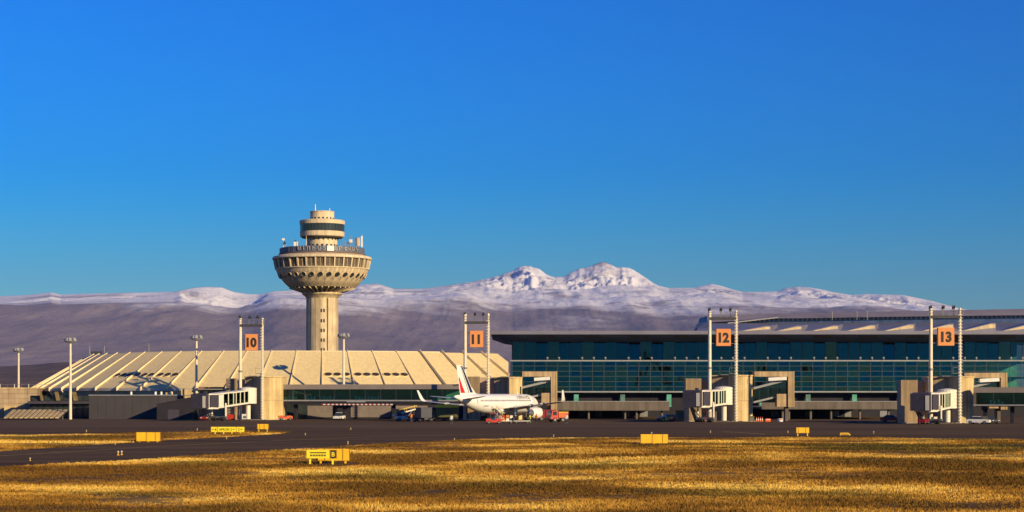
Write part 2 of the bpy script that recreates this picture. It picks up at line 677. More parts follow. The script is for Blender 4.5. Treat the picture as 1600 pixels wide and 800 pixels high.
def terrain():
    nc, nr = 1000, 230
    px = np.linspace(-160, 1760, nc)
    sk = np.interp(px, *zip(*SKY_LINE))
    sk = sk + 5.0 * (ridged(px / 17.0, px * 0 + 3.1, 4, 91, 0.6) - 0.62) * np.clip((447 - sk) / 22.0, 0.08, 1) * -1
    fr = np.interp(px, *zip(*FRONT))
    kern = np.hanning(41)
    fr = np.convolve(np.pad(fr, 20, mode='edge'), kern / kern.sum(), mode='valid')
    fr = np.maximum(fr, sk + 3)
    basel = np.maximum(sk, np.interp(px, [-300, 500, 560, 800, 1000, 1180, 1480, 1900], [456, 456, 447, 446, 450, 457, 480, 540]))
    far = np.interp(px, [-300, 250, 520, 800, 1050, 1300, 1500, 1900], [30000, 30000, 31500, 36000, 36500, 34000, 31000, 29000])
    t = np.concatenate([np.linspace(0, 0.8, 130, endpoint=False), np.linspace(0.8, 1.0, 90), np.linspace(1.01, 1.16, 10)])
    T, PX = np.meshgrid(t, px, indexing='ij')
    SK, FR, FAR, BL = [np.broadcast_to(a, T.shape) for a in (sk, fr, far, basel)]
    near = 8500.0
    Y = near + (FAR - near) * T
    Xw = (PX - 800) / FOCAL * Y
    # three stages of the climb as seen from the field: plain to plateau edge, plateau to foot of the peaks, peaks
    py = np.where(T < 0.62, 620 + (FR - 620) * np.clip(T / 0.62, 0, 1) ** 1.1,
                  np.where(T < 0.90, FR + (BL - FR) * ((T - 0.62) / 0.28), BL + (SK - BL) * np.clip((T - 0.90) / 0.10, 0, 1) ** 0.85))
    # the lone snow dome left of the tower stands behind a dip in the plateau
    hump = np.clip((PX - 282) / 14, 0, 1) * np.clip((418 - PX) / 16, 0, 1) * (T > 0.62)
    py = py * (1 - hump) + hump * np.where(T < 0.95, FR + 4, FR + 4 + (SK - FR - 4) * np.clip((T - 0.95) / 0.05, 0, 1) ** 0.8)
    Z = (HORIZON - py) * Y / FOCAL + CAM_H
    amp = np.interp(T.ravel(), [0, 0.1, 0.5, 0.6, 0.66, 0.9, 0.985, 1.0], [0, 20, 110, 90, 170, 320, 60, 0]).reshape(T.shape)
    rn = ridged(Xw / 3600.0, Y / 3600.0, 6, 5, 0.55) - 0.62
    rn2 = fbm(Xw / 900.0, Y / 1500.0, 5, 17) - 0.5
    Z = Z + amp * (rn * 1.0 + rn2 * 0.55)
    gul = ridged(Xw / 620.0, Y / 4200.0, 4, 55, 0.55) - 0.62
    Z = Z + gul * np.interp(T.ravel(), [0, 0.15, 0.4, 0.9, 1.0], [0, 20, 50, 80, 0]).reshape(T.shape)
    peak = np.clip((BL - SK) / 30.0, 0, 1)
    crag = ridged(Xw / 950.0, Y / 1300.0, 7, 31, 0.62) - 0.80
    Z = Z + crag * 800 * peak * np.clip((T - 0.84) / 0.08, 0, 1) * np.clip((1.0 - T) / 0.05, 0.0, 1)
    top_ = (HORIZON - SK - np.clip(1 - T, 0, 1) * 45) * Y / FOCAL + CAM_H
    Z = np.where(T > 0.6, np.minimum(Z, top_), Z)
    back = T > 1.0
    Z = np.where(back, Z - (T - 1.0) * 12000, Z)
    Z = np.maximum(Z, -3.0)
    verts = np.stack([Xw, Y, Z], -1).reshape(-1, 3)
    i, j = np.meshgrid(np.arange(nr - 1), np.arange(nc - 1), indexing='ij')
    a = (i * nc + j).ravel()
    faces = np.stack([a, a + 1, a + nc + 1, a + nc], 1)
    return verts, faces


def mountain_material():
    m = bpy.data.materials.new('mountain_rock_and_snow')
    m.use_nodes = True
    nt = m.node_tree
    n, l = nt.nodes, nt.links
    b = n['Principled BSDF']
    b.inputs['Roughness'].default_value = 0.9
    b.inputs['Specular IOR Level'].default_value = 0.1
    g = n.new('ShaderNodeNewGeometry')
    sp = n.new('ShaderNodeSeparateXYZ')
    l.new(g.outputs['Position'], sp.inputs['Vector'])
    # snow lies above an uneven line and is blown off steep rock
    nz = world_noise(nt, (0.00042, 0.00022, 0.0012), 9.0, 0.66)
    mr = n.new('ShaderNodeMapRange')
    mr.inputs['From Min'].default_value = 0.25
    mr.inputs['From Max'].default_value = 0.75
    mr.inputs['To Min'].default_value = -380.0
    mr.inputs['To Max'].default_value = 380.0
    l.new(nz.outputs['Fac'], mr.inputs['Value'])
    ad = n.new('ShaderNodeMath')
    ad.operation = 'ADD'
    l.new(sp.outputs['Z'], ad.inputs[0])
    l.new(mr.outputs['Result'], ad.inputs[1])
    sn = n.new('ShaderNodeMapRange')
    sn.interpolation_type = 'SMOOTHSTEP'
    sn.inputs['From Min'].default_value = 880.0
    sn.inputs['From Max'].default_value = 1230.0
    l.new(ad.outputs[0], sn.inputs['Value'])
    rockn = world_noise(nt, (0.0011, 0.0006, 0.003), 10.0, 0.7)
    rk = n.new('ShaderNodeMapRange')
    rk.inputs['From Min'].default_value = 0.53
    rk.inputs['From Max'].default_value = 0.64
    rk.inputs['To Min'].default_value = 1.0
    rk.inputs['To Max'].default_value = 0.25
    l.new(rockn.outputs['Fac'], rk.inputs['Value'])
    sm = n.new('ShaderNodeMath')
    sm.operation = 'MULTIPLY'
    l.new(sn.outputs['Result'], sm.inputs[0])
    l.new(rk.outputs['Result'], sm.inputs[1])
    land = world_noise(nt, (0.00035, 0.00018, 0.0), 9.0, 0.62)
    lr = ramp(nt, [(0.36, (0.18, 0.150, 0.150)), (0.50, (0.26, 0.210, 0.195)), (0.64, (0.34, 0.270, 0.245))])
    l.new(land.outputs['Fac'], lr.inputs['Fac'])
    c = mix_rgb(nt, lr.outputs['Color'], (0.88, 0.87, 0.88), sm.outputs[0])
    l.new(c, b.inputs['Base Color'])
    bp = n.new('ShaderNodeBump')
    bp.inputs['Strength'].default_value = 0.6
    bp.inputs['Distance'].default_value = 120.0
    l.new(rockn.outputs['Fac'], bp.inputs['Height'])
    l.new(bp.outputs['Normal'], b.inputs['Normal'])
    return m


_v, _f = terrain()
mount = mesh_np('mountains', _v, _f, mountain_material(), smooth=True)
mount['kind'] = 'structure'

# nearer dry hills behind the old terminal, and the dark line of trees at their foot
def hill():
    nc, nr = 160, 24
    px = np.linspace(-200, 900, nc)
    top = np.interp(px, [-200, 0, 60, 110, 150, 230, 330, 500, 900], [572, 573, 569, 565, 566, 575, 584, 592, 602]) + 2.5 * (fbm(px / 40, px * 0, 4, 77) - 0.5)
    t = np.linspace(0, 1.25, nr)
    T, PX = np.meshgrid(t, px, indexing='ij')
    Y = 2600 + 1500 * T
    py = 623 + (np.broadcast_to(top, T.shape) - 623) * np.sin(np.clip(T, 0, 1) * np.pi / 2)
    X = (PX - 800) / FOCAL * Y
    Z = (HORIZON - py) * Y / FOCAL + CAM_H - np.where(T > 1, (T - 1) * 260, 0)
    Z += 6 * (fbm(X / 90, Y / 160, 4, 88) - 0.5) * np.clip(T * 3, 0, 1)
    i, j = np.meshgrid(np.arange(nr - 1), np.arange(nc - 1), indexing='ij')
    a = (i * nc + j).ravel()
    return np.stack([X, Y, Z], -1).reshape(-1, 3), np.stack([a, a + 1, a + nc + 1, a + nc], 1)


_v, _f = hill()
M_HILL = mat('dry_hill', (0.15, 0.095, 0.055), 0.95, 0.45, 0.012)
h_ = mesh_np('hill', _v, _f, M_HILL, smooth=True)
h_['kind'] = 'structure'


def tree_line():
    n = 9000
    x0 = nrg.uniform(-330, -60, n)
    y = nrg.uniform(905, 960, n)
    crown = 4.0 + 6.5 * fbm(x0 / 11.0, y / 30.0, 3, 61)
    z = nrg.random(n) ** 0.8 * crown
    s = nrg.uniform(0.5, 1.3, n)
    v = np.zeros((n, 3, 3), dtype=np.float32)
    for k in range(3):
        d = nrg.normal(0, 1, (n, 3)) * s[:, None]
        v[:, k] = np.stack([x0, y, z], 1) + d
    v[..., 2] = np.maximum(v[..., 2], 0.0)
    v = v.reshape(-1, 3)
    return v, np.arange(len(v), dtype=np.int32).reshape(-1, 3)


_v, _f = tree_line()
M_TREE = mat('dark_leaves', (0.045, 0.060, 0.030), 0.9, 0.4, 0.2)
tag(mesh_np('treeline', _v, _f, M_TREE), 'dark line of distant trees behind the beige block building', 'trees', kind='stuff')

# ------------------------------------------------------------------ haze
hz = part(MB().box(-31000, 31000, -4500, 43500, -60, 2800), 'haze', None)
hm = bpy.data.materials.new('thin_haze')
hm.use_nodes = True
hn = hm.node_tree.nodes
hn.clear()
ho = hn.new('ShaderNodeOutputMaterial')
hv = hn.new('ShaderNodeVolumePrincipled')
hv.inputs['Color'].default_value = (0.27, 0.42, 1.0, 1)
hv.inputs['Density'].default_value = 1.3e-5
hv.inputs['Anisotropy'].default_value = 0.0
hm.node_tree.links.new(hv.outputs['Volume'], ho.inputs['Volume'])
hz.data.materials.append(hm)
tag(hz, 'thin pale haze over the plain towards the mountains', 'haze', kind='stuff')

# ================================================================== control tower and round terminal
M_CONC = mat('tower_concrete', (0.74, 0.59, 0.38), 0.85, 0.22, 0.22, streak=0.35, bump=0.15)
M_CONC2 = mat('pale_concrete', (0.78, 0.64, 0.42), 0.85, 0.15, 0.3, streak=0.2)
M_DARKW = mat('dark_window', (0.035, 0.045, 0.05), 0.12, 0.3, 0.5, spec=0.6)
M_TGLASS = mat('tower_window_glass', (0.15, 0.12, 0.085), 0.18, 0.5, 0.35, spec=0.6)
M_SHADE = mat('grey_steel', (0.20, 0.20, 0.22), 0.5, 0.2, 1.0, metal=0.3)
M_DARK = mat('dark_steel', (0.05, 0.05, 0.06), 0.55, 0.2, 1.0)
M_WHITE = mat('white_paint', (0.78, 0.77, 0.73), 0.45, 0.10, 1.0)
M_BLUEG = mat('blue_grey_rail', (0.13, 0.15, 0.20), 0.6, 0.25, 0.8)

DC = 525.0
TC = (X_(503.5, DC), DC)
PXM = DC / FOCAL


def tz(py):
    return Z_(py, DC)


def control_tower():
    t = thing('control_tower', 'tall concrete control tower with a wide bowl and a round cab on a slim shaft', 'tower', (TC[0], TC[1], 0))
    N = 32
    # shaft: faceted concrete with a groove, slit windows in pairs
    shaft = part(MB().lathe([(25.3 * PXM, 0), (25.0 * PXM, tz(466))], 20), 'shaft', M_CONC, t)
    r = 25.25 * PXM
    for py in (486, 502, 517, 532, 547):
        for dx in (1.5, 5.5):
            a = math.asin(dx / 25.0)
            x, y = r * math.sin(a), -r * math.cos(a)
            part(MB().box(x - 0.16, x + 0.16, y - 0.12, y + 0.3, tz(py + 2.5), tz(py - 2.5)), 'slit_window', M_DARKW, shaft)
    a = math.asin(10.5 / 25.0)
    x, y = r * math.sin(a), -r * math.cos(a)
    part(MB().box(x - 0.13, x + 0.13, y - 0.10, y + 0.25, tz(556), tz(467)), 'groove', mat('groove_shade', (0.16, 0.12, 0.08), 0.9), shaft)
    # collar and the dark cone under the bowl with its ribs
    part(MB().lathe([(25.0 * PXM, tz(466)), (27.5 * PXM, tz(463)), (31.5 * PXM, tz(460)), (31.5 * PXM, tz(457.5)), (27.5 * PXM, tz(457))], 40), 'collar', M_CONC, t)
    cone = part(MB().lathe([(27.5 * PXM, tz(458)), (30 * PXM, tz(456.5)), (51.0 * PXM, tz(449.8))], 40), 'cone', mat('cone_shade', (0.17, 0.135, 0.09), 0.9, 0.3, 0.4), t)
    rib = None
    for k in range(N):
        an = 2 * math.pi * (k + 0.5) / N
        if rib is None:
            mb = MB()
            mb.hexa([(29 * PXM, -0.13, tz(458.6)), (51 * PXM, -0.13, tz(451.6)), (51 * PXM, 0.13, tz(451.6)), (29 * PXM, 0.13, tz(458.6)), (29 * PXM, -0.13, tz(456.5)), (51 * PXM, -0.13, tz(449.5)), (51 * PXM, 0.13, tz(449.5)), (29 * PXM, 0.13, tz(456.5))])
            rib = part(mb, 'rib', M_CONC2, cone)
            rib.rotation_euler = (0, 0, an)
        else:
            dup(rib, cone, rotz=an)
    # bowl: one panel per bay with a round port, then a window bay and a mullion above it
    prof = [(51, 449.8), (58.5, 443), (65, 435), (70.0, 427.5), (72.8, 420.8)]
    core = part(MB().lathe([((q - 1.0) * PXM, tz(p)) for q, p in prof] + [(70.3 * PXM, tz(405.5))], 64), 'bowl', mat('bowl_joint', (0.13, 0.10, 0.07), 0.9), t)
    da = math.pi / N * 0.972
    mb = MB()
    vs, fs = [], []
    for q, p in prof:
        for s in (-1, 0, 1):
            vs.append((q * PXM * math.cos(da * s), q * PXM * math.sin(da * s), tz(p)))
        for s in (1, 0, -1):
            vs.append(((q - 1.3) * PXM * math.cos(da * s), (q - 1.3) * PXM * math.sin(da * s), tz(p)))
    for j in range(len(prof) - 1):
        for i in range(6):
            fs.append((j * 6 + i, j * 6 + (i + 1) % 6, (j + 1) * 6 + (i + 1) % 6, (j + 1) * 6 + i))
    fs += [(5, 4, 3, 2, 1, 0), tuple(range((len(prof) - 1) * 6, len(prof) * 6))]
    mb.add(vs, fs)
    panel = part(mb, 'bowl_panel', M_CONC, core)
    nx, nz = 0.86, -0.5
    c = Vector((66.9 * PXM, 0, tz(432.3)))
    nv = Vector((nx, 0, nz)).normalized()
    port = part(MB().tube(c - nv * 0.25, c + nv * 0.16, 0.62, n=12), 'porthole', M_DARKW, core)
    hood = part(MB().tube(c - nv * 0.2 + Vector((0, 0, 0.1)), c + nv * 0.28 + Vector((0, 0, 0.15)), 0.68, 0.66, n=12, cap=False), 'porthole_rim', M_CONC, core)
    w = (72.0 * PXM) * math.tan(math.pi / N) * 0.93
    win = part(MB().hexa([(71.6 * PXM, -w, tz(421.0)), (71.6 * PXM, w, tz(421.0)), (70.5 * PXM, w, tz(421)), (70.5 * PXM, -w, tz(421)), (73.6 * PXM, -w * 1.03, tz(406.8)), (73.6 * PXM, w * 1.03, tz(406.8)), (72.5 * PXM, w, tz(406.8)), (72.5 * PXM, -w, tz(406.8))]), 'window', M_TGLASS, t)
    bar = part(MB().hexa([(71.2 * PXM, -0.03, tz(421)), (71.2 * PXM, 0.06, tz(421)), (72.2 * PXM, 0.06, tz(421)), (72.2 * PXM, -0.03, tz(421)), (73.2 * PXM, -0.03, tz(406.8)), (73.2 * PXM, 0.06, tz(406.8)), (74.0 * PXM, 0.06, tz(406.8)), (74.0 * PXM, -0.03, tz(406.8))]), 'glazing_bar', M_CONC2, t)
    mul = part(MB().hexa([(70.8 * PXM, -0.22, tz(421.5)), (73.4 * PXM, -0.18, tz(421.5)), (73.4 * PXM, 0.18, tz(421.5)), (70.8 * PXM, 0.22, tz(421.5)), (71.8 * PXM, -0.22, tz(405.5)), (76.6 * PXM, -0.18, tz(405.5)), (76.6 * PXM, 0.18, tz(405.5)), (71.8 * PXM, 0.22, tz(405.5))]), 'mullion', M_CONC2, t)
    for k in range(N):
        an = 2 * math.pi * k / N + 0.06
        am = an + math.pi / N
        if k == 0:
            for o in (panel, port, hood, win, bar):
                o.rotation_euler = (0, 0, an)
            mul.rotation_euler = (0, 0, am)
        else:
            for o in (panel, port, hood):
                dup(o, core, rotz=an)
            for o in (win, bar):
                dup(o, t, rotz=an)
            dup(mul, t, rotz=am)
    part(MB().lathe([(70 * PXM, tz(421.0)), (73.4 * PXM, tz(421.8)), (73.4 * PXM, tz(420.4)), (70 * PXM, tz(420.0))], 64), 'sill_ring', M_CONC2, t)
    part(MB().lathe([(71 * PXM, tz(406.5)), (77.6 * PXM, tz(406.2)), (77.8 * PXM, tz(405.0)), (76.5 * PXM, tz(402.3)), (68 * PXM, tz(400.0)), (66 * PXM, tz(398.5)), (20 * PXM, tz(398.0))], 64), 'brim', M_CONC2, t)
    part(MB().lathe([(67.5 * PXM, tz(399.6)), (68 * PXM, tz(398.6)), (67.5 * PXM, tz(397.6)), (64 * PXM, tz(397.6))], 64), 'gutter_ring', mat('gutter_brown', (0.16, 0.10, 0.07), 0.8), t)
    deck = part(MB().lathe([(66.0 * PXM, tz(399)), (66.0 * PXM, tz(389.3)), (65.0 * PXM, tz(388.6)), (64.0 * PXM, tz(389.3)), (64.0 * PXM, tz(397))], 64), 'terrace_wall', M_BLUEG, t)
    post = part(MB().box(65.9 * PXM, 66.3 * PXM, -0.05, 0.05, tz(398.5), tz(388.2)), 'rail_post', M_SHADE, deck)
    for k in range(1, 40):
        dup(post, deck, rotz=2 * math.pi * k / 40)
    # rooftop letters and the white board between them
    def on_rim(px, rr=66.6):
        s = max(-0.985, min(0.985, (px - 503.5) / rr))
        a = math.asin(s)
        return Vector((rr * PXM * math.sin(a), -rr * PXM * math.cos(a), 0)), Vector((math.cos(a), math.sin(a), 0))
    for px, ch in ((474.5, 'Ա'), (481.5, 'Լ'), (489.0, 'Ո'), (497.0, 'Ւ'), (505.5, 'Ս'), (513.5, 'Տ'), (530.5, 'Ե'), (537.0, 'Ր'), (545.0, 'Ե'), (550.5, 'Վ'), (555.5, 'Ա'), (560.5, 'Ն')):
        p, rt = on_rim(px, 67.2)
        lettering(ch, 1.0, 'letter', mat('letter_grey', (0.40, 0.39, 0.38), 0.5), deck, (p.x, p.y, tz(392.2)), right=rt, depth=0.06, bold=0.03)
    p, rt = on_rim(522.5, 67.0)
    b = MB()
    q0, q1 = p - rt * 0.95, p + rt * 0.95
    n0 = Vector((rt.y, -rt.x, 0)) * 0.12
    b.hexa([q0 + n0 + Vector((0, 0, tz(397.0))), q1 + n0 + Vector((0, 0, tz(397.0))), q1 - n0 + Vector((0, 0, tz(397.0))), q0 - n0 + Vector((0, 0, tz(397.0))), q0 + n0 + Vector((0, 0, tz(389))), q1 + n0 + Vector((0, 0, tz(389))), q1 - n0 + Vector((0, 0, tz(389))), q0 - n0 + Vector((0, 0, tz(389)))])
    part(b, 'board', M_WHITE, deck)
    # neck, cab and top drum
    neck = part(MB().lathe([(24.0 * PXM, tz(398)), (23.6 * PXM, tz(372))], 32), 'neck', M_CONC2, t)
    hole = part(MB().box(23.4 * PXM, 24.0 * PXM, -0.32, 0.32, tz(385.6), tz(382.6)), 'vent_hole', M_DARKW, neck)
    for k in range(20):
        an = 2 * math.pi * (k + 0.3) / 20
        if k == 0:
            hole.rotation_euler = (0, 0, an)
        else:
            dup(hole, neck, rotz=an)
        o = dup(hole, neck, rotz=an + 0.08, scale=(1, 0.6, 1))
        o.location = (0, 0, 9.5 * PXM)
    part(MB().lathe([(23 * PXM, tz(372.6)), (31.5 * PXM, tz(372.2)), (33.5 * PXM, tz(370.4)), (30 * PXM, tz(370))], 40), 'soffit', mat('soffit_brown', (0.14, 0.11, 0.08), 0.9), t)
    cab = part(MB().lathe([(33.5 * PXM, tz(370.6)), (34.4 * PXM, tz(369.8)), (34.6 * PXM, tz(362.6)), (33.4 * PXM, tz(362.4)), (33.6 * PXM, tz(351.4)), (35.2 * PXM, tz(351.2)), (35.3 * PXM, tz(345.4)), (33.5 * PXM, tz(344.6)), (10 * PXM, tz(344.2))], 48), 'cab', M_CONC2, t)
    cw = part(MB().hexa([(33.9 * PXM, -0.42, tz(362.3)), (34.5 * PXM, -0.42, tz(362.3)), (34.5 * PXM, 0.42, tz(362.3)), (33.9 * PXM, 0.42, tz(362.3)), (34.1 * PXM, -0.42, tz(351.5)), (34.8 * PXM, -0.42, tz(351.5)), (34.8 * PXM, 0.42, tz(351.5)), (34.1 * PXM, 0.42, tz(351.5))]), 'cab_window', M_DARKW, cab)
    for k in range(40):
        an = 2 * math.pi * k / 40
        if k == 0:
            continue
        dup(cw, cab, rotz=an)
    drum = part(MB().lathe([(18.8 * PXM, tz(345)), (18.6 * PXM, tz(332.2)), (19.4 * PXM, tz(331.8)), (19.4 * PXM, tz(330.8)), (12 * PXM, tz(330.4))], 32), 'top_drum', M_CONC2, t)
    h2 = part(MB().box(18.5 * PXM, 18.95 * PXM, -0.28, 0.28, tz(342.8), tz(340.6)), 'vent_hole', M_DARKW, drum)
    for k in range(1, 18):
        dup(h2, drum, rotz=2 * math.pi * k / 18)
    mbr = MB()
    mbr.lathe([(0.30 * PXM, tz(331)), (0.30 * PXM, tz(331))], 4) if False else None
    # aerials
    def aerial(px, y0, y1, dy, w=0.10, name='aerial', m=M_SHADE, head=None):
        x = (px - 503.5) * PXM
        o = part(MB().tube((x, dy, tz(y1)), (x, dy, tz(y0)), w, w * 0.6, 6), name, m, t)
        if head:
            hw, hy0, hy1, hm = head
            part(MB().box(x - hw, x + hw, dy - 0.25, dy + 0.25, tz(hy1), tz(hy0)), 'antenna_panel', hm, o)
        return o
    aerial(493.3, 319.5, 331, -1.0, 0.16, m=M_WHITE)
    aerial(514.6, 324.5, 331, 1.0, 0.13, m=M_WHITE)
    aerial(441.5, 371.5, 398, 2.0, 0.12, m=M_WHITE, head=(0.35, 371.5, 374.5, M_WHITE))
    aerial(444.0, 378, 398, 1.0, 0.12, head=(0.3, 377, 381, M_DARK))
    aerial(459.5, 373, 398, 3.0, 0.10, head=(0.35, 375, 383, M_BLUEG))
    aerial(465.5, 380, 398, -5.0, 0.12, head=(0.55, 380, 387, M_WHITE))
    aerial(482.0, 371, 398, -5.5, 0.14, m=M_CONC2)
    aerial(541.0, 377, 398, -4.0, 0.10)
    for px, y0, dy in ((447.5, 381, 0.0), (453.5, 383, -1.0), (470.5, 379, -6.0), (476.0, 382, -7.0), (534.5, 381, -6.0), (538.0, 373, -4.5), (543.0, 383, -4.0), (547.0, 374, -3.0), (559.0, 376, -1.5), (567.5, 378, 0.5)):
        aerial(px, y0, 398, dy, 0.07)
    aerial(545.5, 380, 398, -3.0, 0.10, head=(0.4, 379, 383, M_SHADE))
    aerial(549.0, 369, 398, -2.0, 0.12, head=(0.45, 375, 380, M_WHITE))
    aerial(552.5, 381, 398, -2.0, 0.08)
    aerial(557.0, 372, 398, -2.0, 0.12, head=(0.30, 372, 385, M_SHADE))
    aerial(561.0, 371, 398, -1.0, 0.12, head=(0.34, 372, 385, M_CONC2))
    aerial(565.5, 367, 398, 0.0, 0.14, m=M_CONC2, head=(0.22, 369, 386, M_WHITE))
    return t


control_tower()

# round terminal: a ring with a conical roof of panels between raised ribs
M_ROOF = mat('cream_roof_sheet', (0.84, 0.67, 0.34), 0.7, 0.05, 0.15, streak=0.12)
M_RIB = mat('cream_roof_rib', (0.78, 0.64, 0.38), 0.65, 0.10, 0.4)
M_FASC = mat('pale_fascia', (0.52, 0.50, 0.46), 0.7, 0.15, 0.4)
RE, RR = 76.7, 62.4
ZE, ZR = 7.4, 16.1
NB_ = 64
VENT_BAYS = {-5: 0, -6: 0, -7: 0, 1: 0, 2: 0, 3: 0}
CUT_X = -0.9          # the ring ends against the glass terminal's side


def round_terminal():
    t = thing('round_terminal', 'low round terminal with a cream conical roof and raised ribs around the tower', 'building', (TC[0], TC[1], 0))
    bay = 2 * math.pi / NB_
    def pt(r, a, z):
        return (r * math.sin(a), -r * math.cos(a), z)
    h = bay / 2 * 0.985
    mb = MB()
    nx, nz = 0.526, 0.85
    th = 0.35
    mb.hexa([pt(RE, -h, ZE - th), pt(RE, h, ZE - th), pt(RR, h, ZR - th), pt(RR, -h, ZR - th), pt(RE, -h, ZE), pt(RE, h, ZE), pt(RR, h, ZR), pt(RR, -h, ZR)])
    panel = part(mb, 'roof_panel', M_ROOF, t)
    d = Vector((RR - RE, 0, ZR - ZE))
    hw = 0.10
    rb = MB()
    def rp(r, s, z):
        return (s * hw, -r, z)
    rb.hexa([rp(RE + 0.8, -1, ZE - 0.75), rp(RE + 0.8, 1, ZE - 0.75), rp(RR - 0.2, 1, ZR - 0.3), rp(RR - 0.2, -1, ZR - 0.3), rp(RE + 0.8, -1, ZE + 0.12), rp(RE + 0.8, 1, ZE + 0.12), rp(RR - 0.5, 1, ZR + 0.42), rp(RR - 0.5, -1, ZR + 0.42)])
    rib = part(rb, 'roof_rib', M_RIB, t)
    # oval roof vents, three to a bay
    fz = 0.35
    rv, zv = RE + (RR - RE) * fz, ZE + (ZR - ZE) * fz
    nrm = Vector((0, -nx, nz))
    tang = Vector((0, RE - RR, ZR - ZE)).normalized()
    def vent_mesh(name, r0, r1, hgt, m, parent):
        vs, fs, n = [], [], 16
        for (rr, hh) in ((r1, -0.05), (r1, hgt), (r0, hgt), (r0, 0.06)):
            for i in range(n):
                a = 2 * math.pi * i / n
                q = Vector((1.15 * rr * math.cos(a), 0, 0)) + tang * (rr * math.sin(a)) + nrm * hh
                vs.append(q)
        for j in range(3):
            for i in range(n):
                fs.append((j * n + i, j * n + (i + 1) % n, (j + 1) * n + (i + 1) % n, (j + 1) * n + i))
        fs.append(tuple(range(3 * n, 4 * n)))
        return part(MB().add(vs, fs), name, m, parent)
    lo, hi = -20, 9
    first = True
    vring = vglass = None
    for k in range(lo, hi):
        ang = (k + 0.5) * bay
        if k >= 5:
            lim = CUT_X - TC[0]
            for zz in (0,):
                poly = [Vector(pt(RE, ang - h, ZE)), Vector(pt(RE, ang + h, ZE)), Vector(pt(RR, ang + h, ZR)), Vector(pt(RR, ang - h, ZR))]
                out = []
                for i in range(4):
                    a_, b_ = poly[i], poly[(i + 1) % 4]
                    if a_.x <= lim:
                        out.append(a_)
                    if (a_.x <= lim) != (b_.x <= lim):
                        out.append(a_ + (b_ - a_) * ((lim - a_.x) / (b_.x - a_.x)))
                if len(out) > 2:
                    m_ = len(out)
                    dn = Vector((0, 0, -th))
                    part(MB().add(out + [q + dn for q in out], [tuple(range(m_)), tuple(reversed(range(m_, 2 * m_)))] + [(i, m_ + i, m_ + (i + 1) % m_, (i + 1) % m_) for i in range(m_)]), 'roof_panel', M_ROOF, t)
            a_, b_ = Vector(pt(RE + .3, k * bay, ZE)), Vector(pt(RR - .4, k * bay, ZR))
            if b_.x < lim:
                if a_.x > lim:
                    a_ = b_ + (a_ - b_) * ((lim - b_.x) / (a_.x - b_.x))
                part(MB().beam(a_, b_, 2 * hw, 1.5), 'roof_rib', M_RIB, t)
            continue
        pn = panel if first else dup(panel, t)
        pn.rotation_euler = (0, 0, ang)
        rbk = rib if first else dup(rib, t)
        rbk.rotation_euler = (0, 0, k * bay)
        first = False
        if k in VENT_BAYS:
            for j in (-1, 0, 1):
                loc = Vector(pt(rv, j * bay * 0.30, zv))
                if vring is None:
                    vring = vent_mesh('roof_vent', 0.80, 0.92, 0.16, M_RIB, pn)
                    vglass = vent_mesh('vent_glass', 0.0005, 0.80, 0.13, mat('vent_shade', (0.055, 0.04, 0.025), 0.6), vring)
                    o = vring
                else:
                    o = dup(vring, pn)
                    dup(vglass, o)
                o.location = loc
                o.rotation_euler = (0, 0, j * bay * 0.30)
    a0, a1 = lo * bay - math.pi / 2, 6 * bay - math.pi / 2
    # eave band, shaded glazing and base wall
    part(MB().lathe([(RE + 0.25, ZE - 0.2), (RE + 0.25, ZE - 0.75), (RE - 0.5, ZE - 0.8), (RE - 1.5, ZE - 0.8), (RE - 1.8, ZE - 2.3), (RE - 3.0, ZE - 2.3)], 132, a0=a0, a1=a1), 'eave_band', M_FASC, t)
    wall = part(MB().lathe([(RE - 3.4, 0), (RE - 3.4, ZE - 2.2)], 132, a0=a0, a1=a1), 'glazed_wall', M_DARKW, t)
    mul = part(MB().box(-0.09, 0.09, -(RE - 3.3), -(RE - 3.6), 0, ZE - 2.2), 'mullion', M_SHADE, wall)
    mul.rotation_euler = (0, 0, lo * bay)
    for k in range(2 * lo + 1, -2):
        dup(mul, wall, rotz=k * bay / 2)
    # raking struts under the eave
    st = MB()
    st.hexa([(-0.22, -(RE - 3.2), 3.4), (0.22, -(RE - 3.2), 3.4), (0.22, -(RE - 1.6), 3.4), (-0.22, -(RE - 1.6), 3.4), (-0.22, -(RE - 1.6), ZE - 0.7), (0.22, -(RE - 1.6), ZE - 0.7), (0.22, -(RE + 0.7), ZE - 0.7), (-0.22, -(RE + 0.7), ZE - 0.7)])
    strut = part(st, 'eave_strut', M_RIB, t)
    strut.rotation_euler = (0, 0, lo * bay)
    for k in range(lo + 1, -8):
        dup(strut, t, rotz=k * bay)
    # ledge and inner ridge band
    part(MB().lathe([(RR - 0.2, ZR - 0.4), (RR - 0.6, ZR + 0.25), (RR - 2.5, ZR + 0.25), (RR - 2.5, ZR - 3)], 132, a0=a0, a1=a1), 'ridge_band', M_RIB, t)
    for px, y0, Yp in ((232.5, 537, 492), (163, 541, 505), (140, 540, 510)):
        q = P(px, y0, Yp)
        part(MB().tube((q.x - TC[0], Yp - TC[1], ZR - 2.5), (q.x - TC[0], Yp - TC[1], q.z), 0.12, n=6), 'roof_pole', M_SHADE, t)
    q = P(152, 548, 505)
    part(MB().box(q.x - TC[0] - 1.2, q.x - TC[0] + 1.2, -22, -20, ZR - 2, ZR + 1.0), 'roof_unit', M_DARK, t)
    return t


round_terminal()

